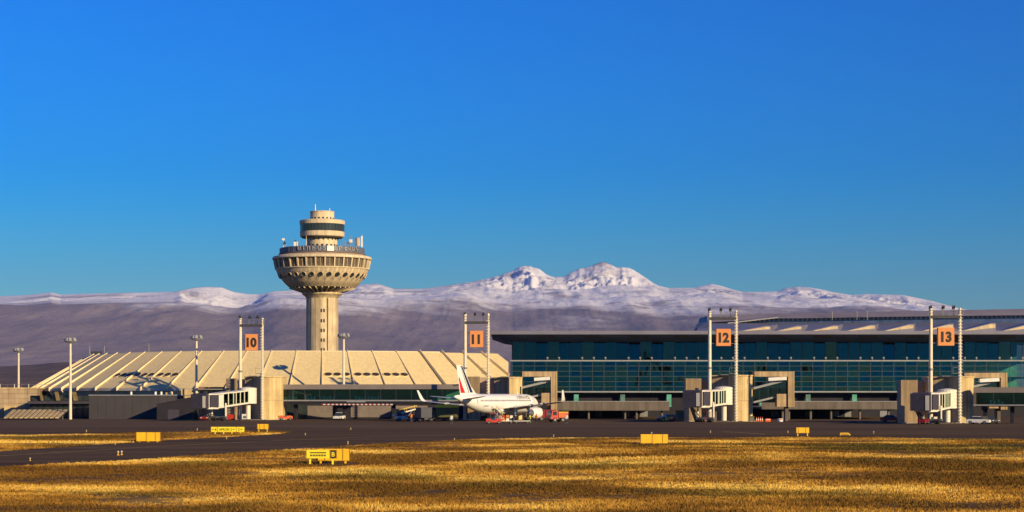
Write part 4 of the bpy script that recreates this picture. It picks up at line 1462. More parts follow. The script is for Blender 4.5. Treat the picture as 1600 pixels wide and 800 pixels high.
def gantry(num, Y, xl, xr, ytop, sign, ybar):
    t = thing('stand_gantry', 'two pole steel gantry with the orange number %s on its sign' % {'10': 'ten', '11': 'eleven', '12': 'twelve', '13': 'thirteen'}[num], 'gantry', (X_((xl + xr) / 2, Y), Y, 0))
    W = dict(parent=t, world=True)
    a, b = X_(xl, Y), X_(xr, Y)
    zt = Z_(ytop, Y)
    part(MB().tube((a, Y, 0), (a, Y, zt), 0.38, 0.34, 12), 'pole', M_POLE, **W)
    part(MB().tube((a, Y, zt - 12), (a, Y, zt - 11.6), 0.46, n=12), 'pole_collar', M_SHADE, **W)
    rp = part(MB().tube((b, Y, 0), (b, Y, zt + 0.1), 0.28, 0.26, 12), 'ladder_pole', M_POLE, **W)
    rung = part(MB().tube((-0.38, 0, 0), (0.38, 0, 0), 0.10, n=6), 'rung', M_CREAMW, rp)
    rung.location = (b - t.location.x, -0.32, 0.6)
    n = int((zt - 1.2) / 0.62)
    for k in range(1, n):
        dup(rung, rp, loc=(b - t.location.x, -0.32, 0.6 + 0.62 * k))
    zb = Z_(ybar, Y)
    part(MB().box(a, b, Y - 0.45, Y + 0.45, zb - 0.42, zb + 0.12), 'catwalk', M_DARK, **W)
    rail = part(MB().box(a - 0.5, b + 0.5, Y - 0.5, Y - 0.45, zb + 1.15, zb + 1.22), 'handrail', M_SHADE, **W)
    part(MB().box(a - 0.5, b + 0.5, Y - 0.5, Y - 0.45, zb + 0.6, zb + 0.65), 'handrail', M_SHADE, **W)
    for k in range(6):
        x = a - 0.5 + (b - a + 1.0) * k / 5
        part(MB().box(x - 0.04, x + 0.04, Y - 0.52, Y - 0.44, zb, zb + 1.2), 'rail_post', M_SHADE, **W)
    for k, x in enumerate((a - 0.1, a + (b - a) * 0.42, a + (b - a) * 0.78)):
        o = part(MB().box(x - 0.06, x + 0.06, Y - 0.1, Y + 0.1, zb, zb + 1.5), 'lamp_stem', M_SHADE, **W)
        part(MB().beam((x, Y - 0.35, zb + 1.9), (x, Y + 0.35, zb + 1.5), 0.5, 0.42), 'floodlight', M_DARK, o, world=True)
    # number box
    sx0, sx1, sy0, sy1 = sign
    part(MB().box(X_(sx0, Y), X_(sx1, Y), Y - 0.6, Y + 0.6, Z_(sy1, Y), Z_(sy0, Y)), 'number_box', M_ORANGE, **W)
    bx = [c for c in kids(t) if c.name.startswith('number_box')][0]
    cx_, cz = X_((sx0 + sx1) / 2 - 1.2, Y), Z_((sy0 + sy1) / 2, Y)
    lettering(num, (sy1 - sy0) * 0.55 * Y / FOCAL, 'number', M_BLACK, bx, (cx_ - t.location.x, -0.62, cz), depth=0.012, bold=0.14, squash=0.95)
    for fy in (sy0 + 3, sy1 - 4):
        z = Z_(fy, Y)
        part(MB().box(a + 0.3, X_(sx0, Y), Y - 0.05, Y + 0.05, z - 0.05, z + 0.05), 'sign_arm', M_SHADE, **W)
        part(MB().box(X_(sx1, Y), b - 0.2, Y - 0.05, Y + 0.05, z - 0.05, z + 0.05), 'sign_arm', M_SHADE, **W)
    # rest platform with a hoop guard part way up the ladder
    zp = Z_(583, Y)
    part(MB().box(b - 1.5, b - 0.25, Y - 0.5, Y + 0.5, zp - 0.1, zp), 'rest_platform', M_SHADE, **W)
    part(MB().box(b - 1.5, b - 1.44, Y - 0.5, Y - 0.44, zp, zp + 1.1).box(b - 1.5, b - 0.3, Y - 0.5, Y - 0.44, zp + 1.05, zp + 1.12), 'platform_rail', M_SHADE, **W)
    part(MB().box(a - 0.8, b + 0.8, Y - 0.8, Y + 0.8, 0, 0.12), 'footing', M_PARA, **W)
    return t


gantry('10', 428, 375.5, 410, 497.5, (384, 402.5, 522, 547.5), 507.5)
gantry('11', 418, 726.8, 763, 490.5, (734.5, 755, 517, 542.5), 503)
gantry('12', 398, 1109, 1150.3, 486, (1119, 1141.5, 514, 540.5), 496.5)
gantry('13', 372, 1454.5, 1500, 482, (1465, 1490, 512, 540), 494)


def jet_bridge(label, pr, pc, zr0, zr1, zc0, zc1):
    """Telescopic bridge: pr and pc are plan points of the rotunda end and the cab end, zr0..zr1 and zc0..zc1 floor and roof heights there."""
    a, b = Vector((*pr, 0)), Vector((*pc, 0))
    L = (b - a).length
    ang = math.atan2(b.y - a.y, b.x - a.x)
    t = thing('jet_bridge', label, 'jet bridge', a, ang)
    fl = lambda x: zr0 + (zc0 - zr0) * x / L
    rf = lambda x: zr1 + (zc1 - zr1) * x / L
    def run(x0, x1, hw, lo, hi, name, m, dlo=0.0, dhi=0.0, off=0.0):
        return part(MB().hexa([(x0, -hw + off, lo(x0) + dlo), (x1, -hw + off, lo(x1) + dlo), (x1, hw + off, lo(x1) + dlo), (x0, hw + off, lo(x0) + dlo), (x0, -hw + off, hi(x0) + dhi), (x1, -hw + off, hi(x1) + dhi), (x1, hw + off, hi(x1) + dhi), (x0, hw + off, hi(x0) + dhi)]), name, m, t)
    xs = [2.6, L * 0.54, L - 2.3]
    for i, hw in ((0, 1.25), (1, 1.45)):
        x0, x1 = xs[i] + (0.0 if i == 0 else -0.5), xs[i + 1]
        run(x0, x1, hw, fl, fl, 'floor_beam', M_CREAMW, -0.35, 0.0)
        run(x0, x1, hw, rf, rf, 'roof_beam', M_CREAMW, -0.28 + 0.1 * i, 0.1 * i)
        n = 4 if i == 0 else 3
        for s in (-1, 1):
            for k in range(n + 1):
                x = x0 + 0.1 + (x1 - x0 - 0.2) * k / n
                part(MB().box(x - 0.12, x + 0.12, s * hw - 0.06, s * hw + 0.06, fl(x), rf(x) - 0.15), 'post', M_CREAMW, t)
            for k in range(n):
                u0 = x0 + 0.22 + (x1 - x0 - 0.2) * k / n
                u1 = x0 - 0.02 + (x1 - x0 - 0.2) * (k + 1) / n
                if i == 1 and k == n - 1:
                    part(MB().hexa([(u0, s * hw - 0.03, fl(u0)), (u1, s * hw - 0.03, fl(u1)), (u1, s * hw + 0.03, fl(u1)), (u0, s * hw + 0.03, fl(u0)), (u0, s * hw - 0.03, rf(u0) - 0.25), (u1, s * hw - 0.03, rf(u1) - 0.25), (u1, s * hw + 0.03, rf(u1) - 0.25), (u0, s * hw + 0.03, rf(u0) - 0.25)]), 'solid_panel', M_CREAMW, t)
                else:
                    part(MB().hexa([(u0, s * hw - 0.02, fl(u0) + 0.12), (u1, s * hw - 0.02, fl(u1) + 0.12), (u1, s * hw + 0.02, fl(u1) + 0.12), (u0, s * hw + 0.02, fl(u0) + 0.12), (u0, s * hw - 0.02, rf(u0) - 0.3), (u1, s * hw - 0.02, rf(u1) - 0.3), (u1, s * hw + 0.02, rf(u1) - 0.3), (u0, s * hw + 0.02, rf(u0) - 0.3)]), 'pane', M_BGLASS, t)
    # rotunda on its column
    rot = part(MB().lathe([(1.9, zr0 - 0.5), (1.9, zr1 + 0.25), (0.5, zr1 + 0.5)], 20, c=(0.9, 0, 0)), 'rotunda', M_CREAMW, t)
    part(MB().tube((0.9, 0, 0), (0.9, 0, zr0 - 0.4), 0.55, n=12), 'rotunda_column', M_CREAMW, t)
    part(MB().box(-0.4, 2.2, -1.3, 1.3, 0, 0.25), 'column_foot', M_PARA, t)
    # drive bogie under the outer tunnel
    xb = L * 0.72
    for s in (-1, 1):
        part(MB().tube((xb, s * 1.75, 0.8), (xb, s * 1.75, fl(xb) + 0.6), 0.2, n=8), 'lift_leg', M_CREAMW, t)
    part(MB().box(xb - 0.35, xb + 0.35, -2.0, 2.0, 0.6, 1.0), 'bogie_beam', M_SHADE, t)
    w = None
    for s in (-1.3, -0.75, 0.75, 1.3):
        if w is None:
            w = part(MB().tube((xb, s - 0.18, 0.5), (xb, s + 0.18, 0.5), 0.5, n=14), 'wheel', M_RUBBER, t)
            s00 = s
        else:
            dup(w, t, loc=(0, s - s00, 0))
    part(MB().beam((xb, -1.2, 1.0), (xb + 3.2, -1.2, fl(L) - 0.5), 0.14, 0.14), 'brace', M_SHADE, t)
    part(MB().beam((xs[0], -1.0, fl(xs[0]) - 0.8), (xb, -1.0, fl(xb) - 0.75), 0.16, 0.2), 'cable_tray', M_CREAMW, t)
    # cab: drum, hood open towards the aircraft, service stair
    zc = fl(L)
    cab = MB().prism([(L - 2.4, -1.6), (L + 0.6, -1.9), (L + 1.5, -1.6), (L + 1.5, 1.6), (L + 0.6, 1.9), (L - 2.4, 1.6)], zc - 0.3, rf(L) + 0.25)
    cb = part(cab, 'cab', M_CREAMW, t)
    part(MB().hexa([(L + 1.5, -1.7, zc - 0.1), (L + 3.0, -1.9, zc - 0.1), (L + 3.0, 1.9, zc - 0.1), (L + 1.5, 1.7, zc - 0.1), (L + 1.5, -1.7, rf(L) + 0.35), (L + 3.0, -1.9, rf(L) + 0.1), (L + 3.0, 1.9, rf(L) + 0.1), (L + 1.5, 1.7, rf(L) + 0.35)]), 'hood', M_HOOD, cb)
    part(MB().box(L + 3.0, L + 3.06, 1.1, 1.8, zc, rf(L) - 0.25), 'hood_edge', M_CREAMW, cb)
    part(MB().box(L - 2.0, L + 1.3, 1.75, 1.93, zc + 0.1, rf(L)), 'cab_side', M_HOOD, cb)
    part(MB().box(L + 0.0, L + 0.6, -0.3, 0.3, rf(L) + 0.25, rf(L) + 0.75), 'beacon', M_DARK, cb)
    st = part(MB().beam((L - 2.0, -2.3, zc - 0.2), (L - 4.6, -2.3, 0.1), 0.8, 0.18), 'stair', M_SHADE, t)
    for dy in (-2.65, -1.95):
        part(MB().beam((L - 2.0, dy, zc + 0.8), (L - 4.6, dy, 1.1), 0.06, 0.06), 'stair_rail', M_CREAMW, t)
    return t


jet_bridge('cream jet bridge sloping down beside stand ten', (X_(391, 427), 427), (X_(322, 411), 411), Z_(627, 427), Z_(608, 427), Z_(637, 411), Z_(617, 411))
jet_bridge('short cream jet bridge at stand twelve facing the apron', (X_(1134, 400), 400), (X_(1090, 388), 388), Z_(628.5, 400), Z_(607, 400), Z_(634.5, 388), Z_(612, 388))
jet_bridge('short cream jet bridge at stand thirteen nearest the edge pier', (X_(1483, 374), 374), (X_(1446, 363), 363), Z_(634, 374), Z_(611, 374), Z_(641, 363), Z_(616, 363))


def mast(label, px, yhead, Y):
    t = thing('light_mast', label, 'light mast', (X_(px, Y), Y, 0), 0, 'floodlight masts around the round terminal')
    zh = Z_(yhead, Y)
    part(MB().tube((0, 0, 0), (0, 0, zh), 0.36, 0.24, 12), 'shaft', M_POLE, t)
    ring = part(MB().lathe([(0.3, zh - 0.35), (1.15, zh - 0.3), (1.25, zh + 0.05), (0.3, zh + 0.1)], 16), 'head_ring', M_SHADE, t)
    lamp = None
    for k in range(8):
        a = 2 * math.pi * k / 8 + 0.2
        if lamp is None:
            lamp = part(MB().hexa([(0.95, -0.28, zh + 0.05), (1.45, -0.28, zh + 0.0), (1.45, 0.28, zh + 0.0), (0.95, 0.28, zh + 0.05), (0.8, -0.28, zh + 0.6), (1.25, -0.28, zh + 0.75), (1.25, 0.28, zh + 0.75), (0.8, 0.28, zh + 0.6)]), 'lamp', M_LEDGE, ring)
            lamp.rotation_euler = (0, 0, a)
        else:
            dup(lamp, ring, rotz=a)
    part(MB().tube((0, 0, zh), (0, 0, zh + 1.4), 0.05, n=5), 'lightning_rod', M_SHADE, t)
    return t


mast('slim light mast above the beige block building at the far edge', 29, 548, 520)
mast('slim light mast in front of the striped canopy', 110, 533, 440)
mast('slim light mast before the roof behind the stand ten jet bridge', 307, 529, 445.5)
mast('slim light mast before the roof beside the control tower shaft', 537, 526, 438.5)

# ------------------------------------------------------------------ low buildings before the round terminal
def low_buildings():
    t = thing('block_building', 'low beige stone block building at the far edge beside the round terminal', 'building', (X_(20, 480), 480, 0))
    W = dict(parent=t, world=True)
    M_STONE = mat('beige_stone', (0.50, 0.38, 0.24), 0.9, 0.2, 0.5, streak=0.15)
    z1, z0 = Z_(607.5, 480), 0.0
    nrow, ncol = 6, 7
    xa, xb = X_(-46, 480), X_(58, 480)
    part(MB().box(xa + 0.05, xb - 0.05, 480.12, 492, 0, z1 - 0.05), 'core_wall', mat('stone_joint', (0.28, 0.21, 0.14), 0.9), **W)
    for r in range(nrow):
        for c in range(ncol):
            u0, u1 = xa + (xb - xa) * c / ncol, xa + (xb - xa) * (c + 1) / ncol
            v0, v1 = z0 + (z1 - z0) * r / nrow, z0 + (z1 - z0) * (r + 1) / nrow
            dy = rng.uniform(-0.03, 0.03)
            part(MB().box(u0 + 0.03, u1 - 0.03, 480.0 + dy, 480.14, v0 + 0.03, v1 - 0.03), 'wall_panel', M_STONE, **W)
    part(MB().box(xa - 0.1, xb + 0.1, 479.8, 492.2, z1, z1 + 0.3), 'coping', M_CREAM, **W)
    part(MB().box(X_(8, 477), X_(20, 477), 476, 480, 0, Z_(634, 477)), 'porch', M_CREAM, **W)
    fence = part(MB().box(xa, xb + 3, 481.0, 481.06, z1 + 1.05, z1 + 1.12), 'roof_rail', M_SHADE, **W)
    for k in range(12):
        x = xa + (xb - xa + 3) * k / 11.0
        part(MB().box(x - 0.06, x + 0.06, 480.96, 481.1, z1 + 0.3, z1 + 1.2), 'rail_post', M_RED if k % 2 else M_WHITE, fence, world=True)
    # striped canopy sloping towards the apron
    t2 = thing('striped_canopy', 'low sloping canopy of pale and dark strips before the round terminal', 'canopy', (X_(55, 440), 440, 0))
    W2 = dict(parent=t2, world=True)
    n = 11
    for k in range(n):
        f = k / n
        xa0 = 8 + 88 * f
        a0, a1 = P(xa0 - 2, 653.5, 432), P(xa0 + 5.2 - 2, 653.5, 432)
        b0, b1 = P(xa0 + 12, 641, 446), P(xa0 + 17.2, 641, 446)
        up = Vector((0, 0, 0.18))
        part(MB().hexa([a0, a1, b1, b0, a0 + up, a1 + up, b1 + up, b0 + up]), 'roof_strip', M_CREAM, **W2)
        part(MB().beam((a0 + a1) / 2 + Vector((0.45, 0.1, -0.12)), (b0 + b1) / 2 + Vector((0.45, 0, -0.12)), 0.4, 0.1), 'gutter_strip', M_DARK, **W2)
    for px in (12, 40, 70, 96):
        p = P(px + 2, 650, 436)
        part(MB().box(p.x - 0.1, p.x + 0.1, 435.9, 436.1, 0, p.z), 'post', M_SHADE, **W2)
    # dark glazed hall under the eave
    t3 = thing('entrance_hall', 'dark glazed hall jutting out under the eave of the round terminal', 'building', (X_(95, 462), 462, 0))
    W3 = dict(parent=t3, world=True)
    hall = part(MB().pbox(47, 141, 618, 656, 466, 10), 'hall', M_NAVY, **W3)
    part(MB().pbox(43, 143, 627, 631, 464, 3), 'canopy_band', M_HOOD, **W3)
    for k in range(9):
        p0 = 50 + 10 * k
        part(MB().pbox(p0, p0 + 8.5, 619, 626, 465.9, 0.2), 'pane', M_DARKW, hall, world=True)
        part(MB().pbox(p0, p0 + 8.5, 633, 652, 465.9, 0.2), 'pane', M_DARKW, hall, world=True)
    for px, w in ((64, 4), (88, 6), (115, 7)):
        a, b = P(px, 614, 463), P(px + 4, 625, 461)
        part(MB().hexa([P(px, 626, 465.5), P(px + w, 626, 465.5), P(px + w, 626, 466.5), P(px, 626, 466.5), P(px - 3, 612, 463), P(px + w - 3, 612, 463), P(px + w - 3, 612, 466.5), P(px - 3, 612, 466.5)]), 'fin', M_CREAM, **W3)
    # grey service walls along the apron
    t4 = thing('service_building', 'long plain grey service building before the round terminal', 'building', (X_(180, 446), 446, 0))
    W4 = dict(parent=t4, world=True)
    M_GW = mat('grey_metal_wall', (0.055, 0.050, 0.058), 0.7, 0.15, 0.15)
    xs = [139 + 13.6 * k for k in range(13)]
    for k in range(12):
        part(MB().box(X_(xs[k], 446) + 0.02, X_(xs[k + 1], 446) - 0.02, 446 + (0.03 if k % 2 else 0), 446.2, 0, Z_(618, 446)), 'wall_panel', M_GW, **W4)
    part(MB().box(X_(139.2, 446) + 0.1, X_(302, 446) - 0.1, 446.2, 458, 0, Z_(618, 446) - 0.05), 'body', M_GW, **W4)
    part(MB().box(X_(138.6, 446), X_(302.6, 446), 445.85, 458.2, Z_(618, 446), Z_(618, 446) + 0.18), 'coping', M_LEDGE, **W4)
    for px in (205, 243, 252, 268):
        part(MB().tube(P(px, 618, 450), P(px, 612, 450), 0.25, n=8), 'roof_pipe', M_WHITE, **W4)
    part(MB().pbox(259, 268, 613, 618, 449, 2), 'roof_unit', M_CREAM, **W4)
    t5 = thing('dark_shed', 'shadow-dark shed with a sloping roof beside the stand ten jet bridge', 'shed', (X_(262, 436), 436, 0))
    W5 = dict(parent=t5, world=True)
    a, b = X_(245, 436), X_(301, 436)
    part(MB().slab([(a, 0.0), (b, 0.0), (b, Z_(621, 436)), (a, Z_(632, 436))], 'y', 436, 445), 'wall', M_NAVY, **W5)  # navy holds the shadow lying over this wall
    part(MB().hexa([(a - 0.3, 435.7, Z_(632, 436)), (b, 435.7, Z_(621, 436)), (b, 445.2, Z_(621, 436)), (a - 0.3, 445.2, Z_(632, 436)), (a - 0.3, 435.7, Z_(632, 436) + 0.15), (b, 435.7, Z_(621, 436) + 0.15), (b, 445.2, Z_(621, 436) + 0.15), (a - 0.3, 445.2, Z_(632, 436) + 0.15)]), 'roof', M_HOOD, **W5)
    part(MB().pbox(262, 280, 640, 655.5, 435.95, 0.1), 'door', M_HOOD, **W5)
    # beige wing of the ring behind stand ten
    t6 = thing('terminal_annex', 'beige annex with dark openings between the round terminal and stand ten', 'building', (X_(322, 446), 446, 0))
    W6 = dict(parent=t6, world=True)
    part(MB().pbox(283, 350, 608.5, 657, 446, 4.5), 'wall', M_CREAM, **W6)
    for (x0, x1, y0, y1) in ((313, 330, 608.7, 613), (332, 347, 606, 612)):
        part(MB().pbox(x0, x1, y0 + 3, y1 + 3, 445.9, 0.3), 'opening', M_DARKW, **W6)
    part(MB().pbox(310, 349, 604.6, 607.6, 444, 2), 'awning', mat('rusty_awning', (0.25, 0.12, 0.07), 0.8), **W6)
    part(MB().pbox(286, 288, 607, 622, 445.8, 0.2), 'downpipe', M_DARK, **W6)
    # grey store rooms under the pier
    t7 = thing('store_rooms', 'plain grey store rooms under the long glazed pier', 'building', (X_(560, 450), 450, 0))
    W7 = dict(parent=t7, world=True)
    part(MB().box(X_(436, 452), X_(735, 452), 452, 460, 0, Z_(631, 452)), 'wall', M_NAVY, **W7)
    for (x0, x1, m) in ((440, 520, mat('store_grey', (0.20, 0.17, 0.155), 0.8, 0.15)), (526, 540, M_NAVY), (548, 611, mat('store_grey', (0.20, 0.17, 0.155), 0.8, 0.15)), (612, 668, mat('brown_grey_wall', (0.24, 0.19, 0.17), 0.8, 0.15)), (672, 706, M_NAVY)):
        part(MB().pbox(x0, x1, 634, 652 if m is not M_NAVY else 655, 451.8, 0.3), 'shutter', m, **W7)
    return t


low_buildings()

# ================================================================== airliner
M_AIRW = mat('airliner_white', (0.82, 0.81, 0.78), 0.28, 0.05, 0.4, spec=0.5)
M_AIRG = mat('airliner_grey', (0.42, 0.43, 0.45), 0.35, 0.10, 0.6)
M_NAVYP = mat('airliner_navy', (0.012, 0.020, 0.065), 0.35, 0.05)
M_AIRRED = mat('airliner_red', (0.62, 0.02, 0.025), 0.35, 0.05)
M_METAL = mat('bare_metal', (0.55, 0.54, 0.52), 0.25, 0.15, 1.0, metal=0.8)
M_CABW = mat('cabin_window', (0.03, 0.03, 0.04), 0.15, 0.1)


def airliner():
    head = math.radians(27.4)
    cx_, cy = -3.2, 411.0
    t = thing('airliner', 'white twin engine airliner parked tail towards the field with red and navy tail stripes', 'airplane', (cx_, cy, 0), math.pi / 2 - head)
    X = lambda s: 18.8 - s
    st = [(0, .06, 3.30), (.25, .42, 3.33), (.7, .78, 3.40), (1.4, 1.15, 3.50), (2.4, 1.50, 3.62), (3.6, 1.76, 3.70), (5, 1.92, 3.74), (6.8, 1.98, 3.75), (12, 1.98, 3.75), (18, 1.98, 3.75), (23.5, 1.98, 3.75), (26, 1.90, 3.84), (28.5, 1.70, 4.02), (31, 1.38, 4.32), (33.5, .98, 4.68), (35.5, .62, 4.98), (37, .34, 5.18), (37.57, .18, 5.22)]
    n = 28
    rings = []
    for s, r, zc in st:
        rings.append([(X(s), r * math.cos(2 * math.pi * i / n), zc + r * 1.04 * math.sin(2 * math.pi * i / n)) for i in range(n)])
    fus = part(MB().loft(rings), 'fuselage', M_AIRW, t, smooth=True)
    # belly fairing
    rings = []
    for s, w, h in ((10.5, .3, .2), (11.5, 1.3, .7), (13, 1.75, 1.0), (17, 1.85, 1.05), (20, 1.6, .85), (21.8, .9, .5), (22.8, .2, .1)):
        rings.append([(X(s), w * math.cos(2 * math.pi * i / 16), 2.35 + h * math.sin(2 * math.pi * i / 16)) for i in range(16)])
    part(MB().loft(rings), 'belly_fairing', M_AIRW, fus, smooth=True)

    def foil(root, tip, axis):
        """Blade between two chord lines; each is (leading x, trailing x, span, height, thickness)."""
        out = []
        for (le, te, sp, ht, th) in (root, tip):
            c = le - te
            ring = []
            for f, k in ((0, 0), (.03, .45), (.12, .85), (.35, 1), (.65, .6), (1, .03), (.65, -.6), (.35, -.9), (.12, -.75), (.03, -.4)):
                x = le - c * f
                o = k * th / 2
                ring.append((x, sp, ht + o) if axis == 'h' else (x, sp + o, ht))
            out.append(ring)
        return out
    for s in (-1, 1):
        w = MB()
        secs = [(X(11.6), X(19.4), s * 1.4, 2.62, .95), (X(14.9), X(19.2), s * 6.4, 3.10, .55), (X(19.6), X(21.7), s * 16.3, 4.15, .24)]
        rings = foil(secs[0], secs[1], 'h') + foil(secs[1], secs[2], 'h')[1:]
        wing = part(w.loft(rings), 'wing', M_AIRG, t, smooth=True)
        # curved-up sharklet
        sr = []
        for (le, te, y, z, th, ca) in ((X(19.6), X(21.7), 16.3, 4.15, .24, 0), (X(20.1), X(21.9), 16.75, 4.32, .2, 35), (X(20.7), X(22.2), 17.05, 4.75, .16, 65), (X(22.2), X(22.9), 17.45, 6.6, .08, 80)):
            c = le - te
            ring = []
            for f, k in ((0, 0), (.1, .8), (.4, 1), (1, .03), (.4, -1), (.1, -.8)):
                o = k * th / 2
                ring.append((le - c * f, s * (y - o * math.sin(R(ca))), z + o * math.cos(R(ca))))
            sr.append(ring)
        part(MB().loft(sr), 'winglet', M_AIRW, wing, smooth=True)
        for yy, ss in ((4.6, 18.2), (8.4, 18.6), (11.6, 19.6)):
            zz = 2.85 + (yy - 1.4) * 0.1
            rg = []
            for f, r in ((0, .03), (.25, .17), (.7, .2), (1, .03)):
                rg.append([(X(ss - 1.0 + 3.0 * f), s * yy + r * math.cos(2 * math.pi * i / 8), zz - 0.12 + 1.3 * r * math.sin(2 * math.pi * i / 8)) for i in range(8)])
            part(MB().loft(rg), 'flap_fairing', M_AIRG, wing, smooth=True)
        part(MB().hexa([(X(12.4), s * 1.9, 2.98), (X(14.95), s * 6.4, 3.20), (X(15.25), s * 6.4, 3.28), (X(12.9), s * 1.9, 3.12), (X(12.35), s * 1.9, 3.05), (X(14.9), s * 6.4, 3.26), (X(15.2), s * 6.4, 3.36), (X(12.85), s * 1.9, 3.2)]), 'slat', M_METAL, wing)
        # engine under the wing
        ex = s * 5.75
        prof = [(.92, 10.3), (1.05, 10.15), (1.16, 10.3), (1.24, 11.0), (1.25, 12.4), (1.12, 13.6), (.88, 14.3), (.80, 14.3)]
        vs = MB()
        rg = [[(X(q), ex + r * math.cos(2 * math.pi * i / 24), 1.72 + r * math.sin(2 * math.pi * i / 24)) for i in range(24)] for r, q in prof]
        eng = part(vs.loft(rg, cap=False), 'engine', M_AIRW, t, smooth=True)
        part(MB().loft([[(X(q), ex + r * math.cos(2 * math.pi * i / 20), 1.72 + r * math.sin(2 * math.pi * i / 20)) for i in range(20)] for r, q in ((.72, 13.6), (.66, 14.6), (.48, 15.3), (.12, 15.9))]), 'exhaust_cone', M_METAL, eng, smooth=True)
        part(MB().loft([[(X(q), ex + r * math.cos(2 * math.pi * i / 20), 1.72 + r * math.sin(2 * math.pi * i / 20)) for i in range(20)] for r, q in ((1.0, 10.9), (1.0, 11.0))]), 'fan', M_DARK, eng)
        part(MB().loft([[(X(q), ex + r * math.cos(2 * math.pi * i / 20), 1.72 + r * math.sin(2 * math.pi * i / 20)) for i in range(20)] for r, q in ((.87, 14.1), (.7, 14.15))]), 'nozzle', M_DARK, eng)
        part(MB().hexa([(X(11.6), ex - .16, 2.8), (X(15.6), ex - .16, 2.35), (X(15.6), ex + .16, 2.35), (X(11.6), ex + .16, 2.8), (X(12.6), ex - .16, 3.0), (X(16.4), ex - .16, 2.95), (X(16.4), ex + .16, 2.95), (X(12.6), ex + .16, 3.0)]), 'pylon', M_AIRG, eng)
        # tailplane
        part(MB().loft(foil((X(31.6), X(35.2), s * 0.7, 4.72, .42), (X(35.4), X(36.9), s * 6.22, 5.30, .16), 'h')), 'tailplane', M_AIRG, t, smooth=True)
        # main gear
        leg = part(MB().tube((X(17.7), s * 3.8, 0.6), (X(17.4), s * 3.6, 2.7), .14, .2, 8), 'main_gear', M_METAL, t)
        for dy in (-.32, .32):
            part(MB().tube((X(17.7), s * 3.8 + dy - .2, .58), (X(17.7), s * 3.8 + dy + .2, .58), .58, n=18), 'wheel', M_RUBBER, leg)
        part(MB().hexa([(X(17.0), s * 4.05, 1.1), (X(18.2), s * 4.05, 1.1), (X(18.2), s * 4.1, 1.1), (X(17.0), s * 4.1, 1.1), (X(17.0), s * 3.95, 2.7), (X(18.2), s * 3.95, 2.7), (X(18.2), s * 4.0, 2.7), (X(17.0), s * 4.0, 2.7)]), 'gear_door', M_AIRW, leg)
        # main doors
        for q, hgt in ((5.0, 1.85), (30.0, 1.75)):
            r = np.interp(q, [a[0] for a in st], [a[1] for a in st])
            zc = np.interp(q, [a[0] for a in st], [a[2] for a in st])
            vs = []
            for zz in (-.35, .25, .85, 1.35):
                yy = s * (math.sqrt(max(.01, r * r - (zz / 1.04) ** 2)) + .018)
                vs += [(X(q - .41), yy, zc + zz), (X(q + .41), yy, zc + zz)]
            part(MB().add(vs, [(0, 1, 3, 2), (2, 3, 5, 4), (4, 5, 7, 6)]), 'door', M_AIRG if q < 0 else mat('door_outline', (0.62, 0.61, 0.60), 0.35), fus)
    gear = part(MB().tube((X(5.1), 0, .4), (X(5.1), 0, 2.2), .1, .14, 8), 'nose_gear', M_METAL, t)
    for dy in (-.25, .25):
        part(MB().tube((X(5.1), dy - .11, .38), (X(5.1), dy + .11, .38), .38, n=14), 'wheel', M_RUBBER, gear)
    # fin with its stripes
    fin = part(MB().loft(foil((X(28.6), X(35.0), 0, 5.35, .42), (X(34.3), X(36.7), 0, 11.76, .16), 'v')), 'fin', M_AIRW, t, smooth=True)
    part(MB().hexa([(X(26.2), -.05, 5.75), (X(29.6), -.18, 5.55), (X(29.6), .18, 5.55), (X(26.2), .05, 5.75), (X(28.4), -.03, 5.9), (X(30.2), -.1, 7.2), (X(30.2), .1, 7.2), (X(28.4), .03, 5.9)]), 'fin_fillet', M_AIRW, fin)
    def fin_x(z, f):
        k = (z - 5.35) / (11.76 - 5.35)
        le, te = X(28.6) + (X(34.3) - X(28.6)) * k, X(35.0) + (X(36.7) - X(35.0)) * k
        return le + (te - le) * f
    for f0, f1, z0, z1, m in ((.11, .31, 6.1, 11.6, M_NAVYP), (.39, .43, 5.95, 11.6, M_NAVYP), (.66, .95, 6.0, 9.2, M_AIRRED)):
        for s in (-1, 1):
            yy = lambda f: s * 0.235
            vs = []
            for j in range(5):
                z = z0 + (z1 - z0) * j / 4
                k = (z - 5.35) / 6.41
                th = .21 * (1 - k) + .08 * k
                fa, fb = f0, f1
                if m is M_AIRRED:
                    fb = f1 - .0
                    fa = f0 + .20 * j / 4
                kk = lambda f: np.interp(f, [.12, .35, .65, 1], [.87, 1.0, .6, .03])
                vs += [(fin_x(z, fa), s * (th * kk(fa) + .014), z), (fin_x(z, fb), s * (th * kk(fb) + .014), z)]
            part(MB().add(vs, [(2 * j, 2 * j + 1, 2 * j + 3, 2 * j + 2) for j in range(4)]), 'tail_stripe', m, fin)
    # cabin windows (a fine row) and cockpit glass
    for s in (-1, 1):
        mb = MB()
        for k in range(44):
            q = 6.6 + .53 * k
            if q > 29 or 14.2 < q < 14.5:
                continue
            z0, z1 = 4.22, 4.58
            r = float(np.interp(q, [a[0] for a in st], [a[1] for a in st]))
            zc = float(np.interp(q, [a[0] for a in st], [a[2] for a in st]))
            y0 = s * (math.sqrt(max(.01, r * r - ((z0 - zc) / 1.04) ** 2)) + .015)
            y1 = s * (math.sqrt(max(.01, r * r - ((z1 - zc) / 1.04) ** 2)) + .015)
            mb.add([(X(q), y0, z0), (X(q + .26), y0, z0), (X(q + .26), y1, z1), (X(q), y1, z1)], [(0, 1, 2, 3)])
        o = part(mb, 'cabin_windows', M_CABW, fus)
        o['kind'] = 'stuff'
        part(MB().add([(X(1.25), s * .35, 4.32), (X(2.7), s * 1.36, 4.35), (X(2.9), s * 1.05, 4.9), (X(1.9), s * .35, 4.88)], [(0, 1, 2, 3)]), 'cockpit_window', M_CABW, fus)
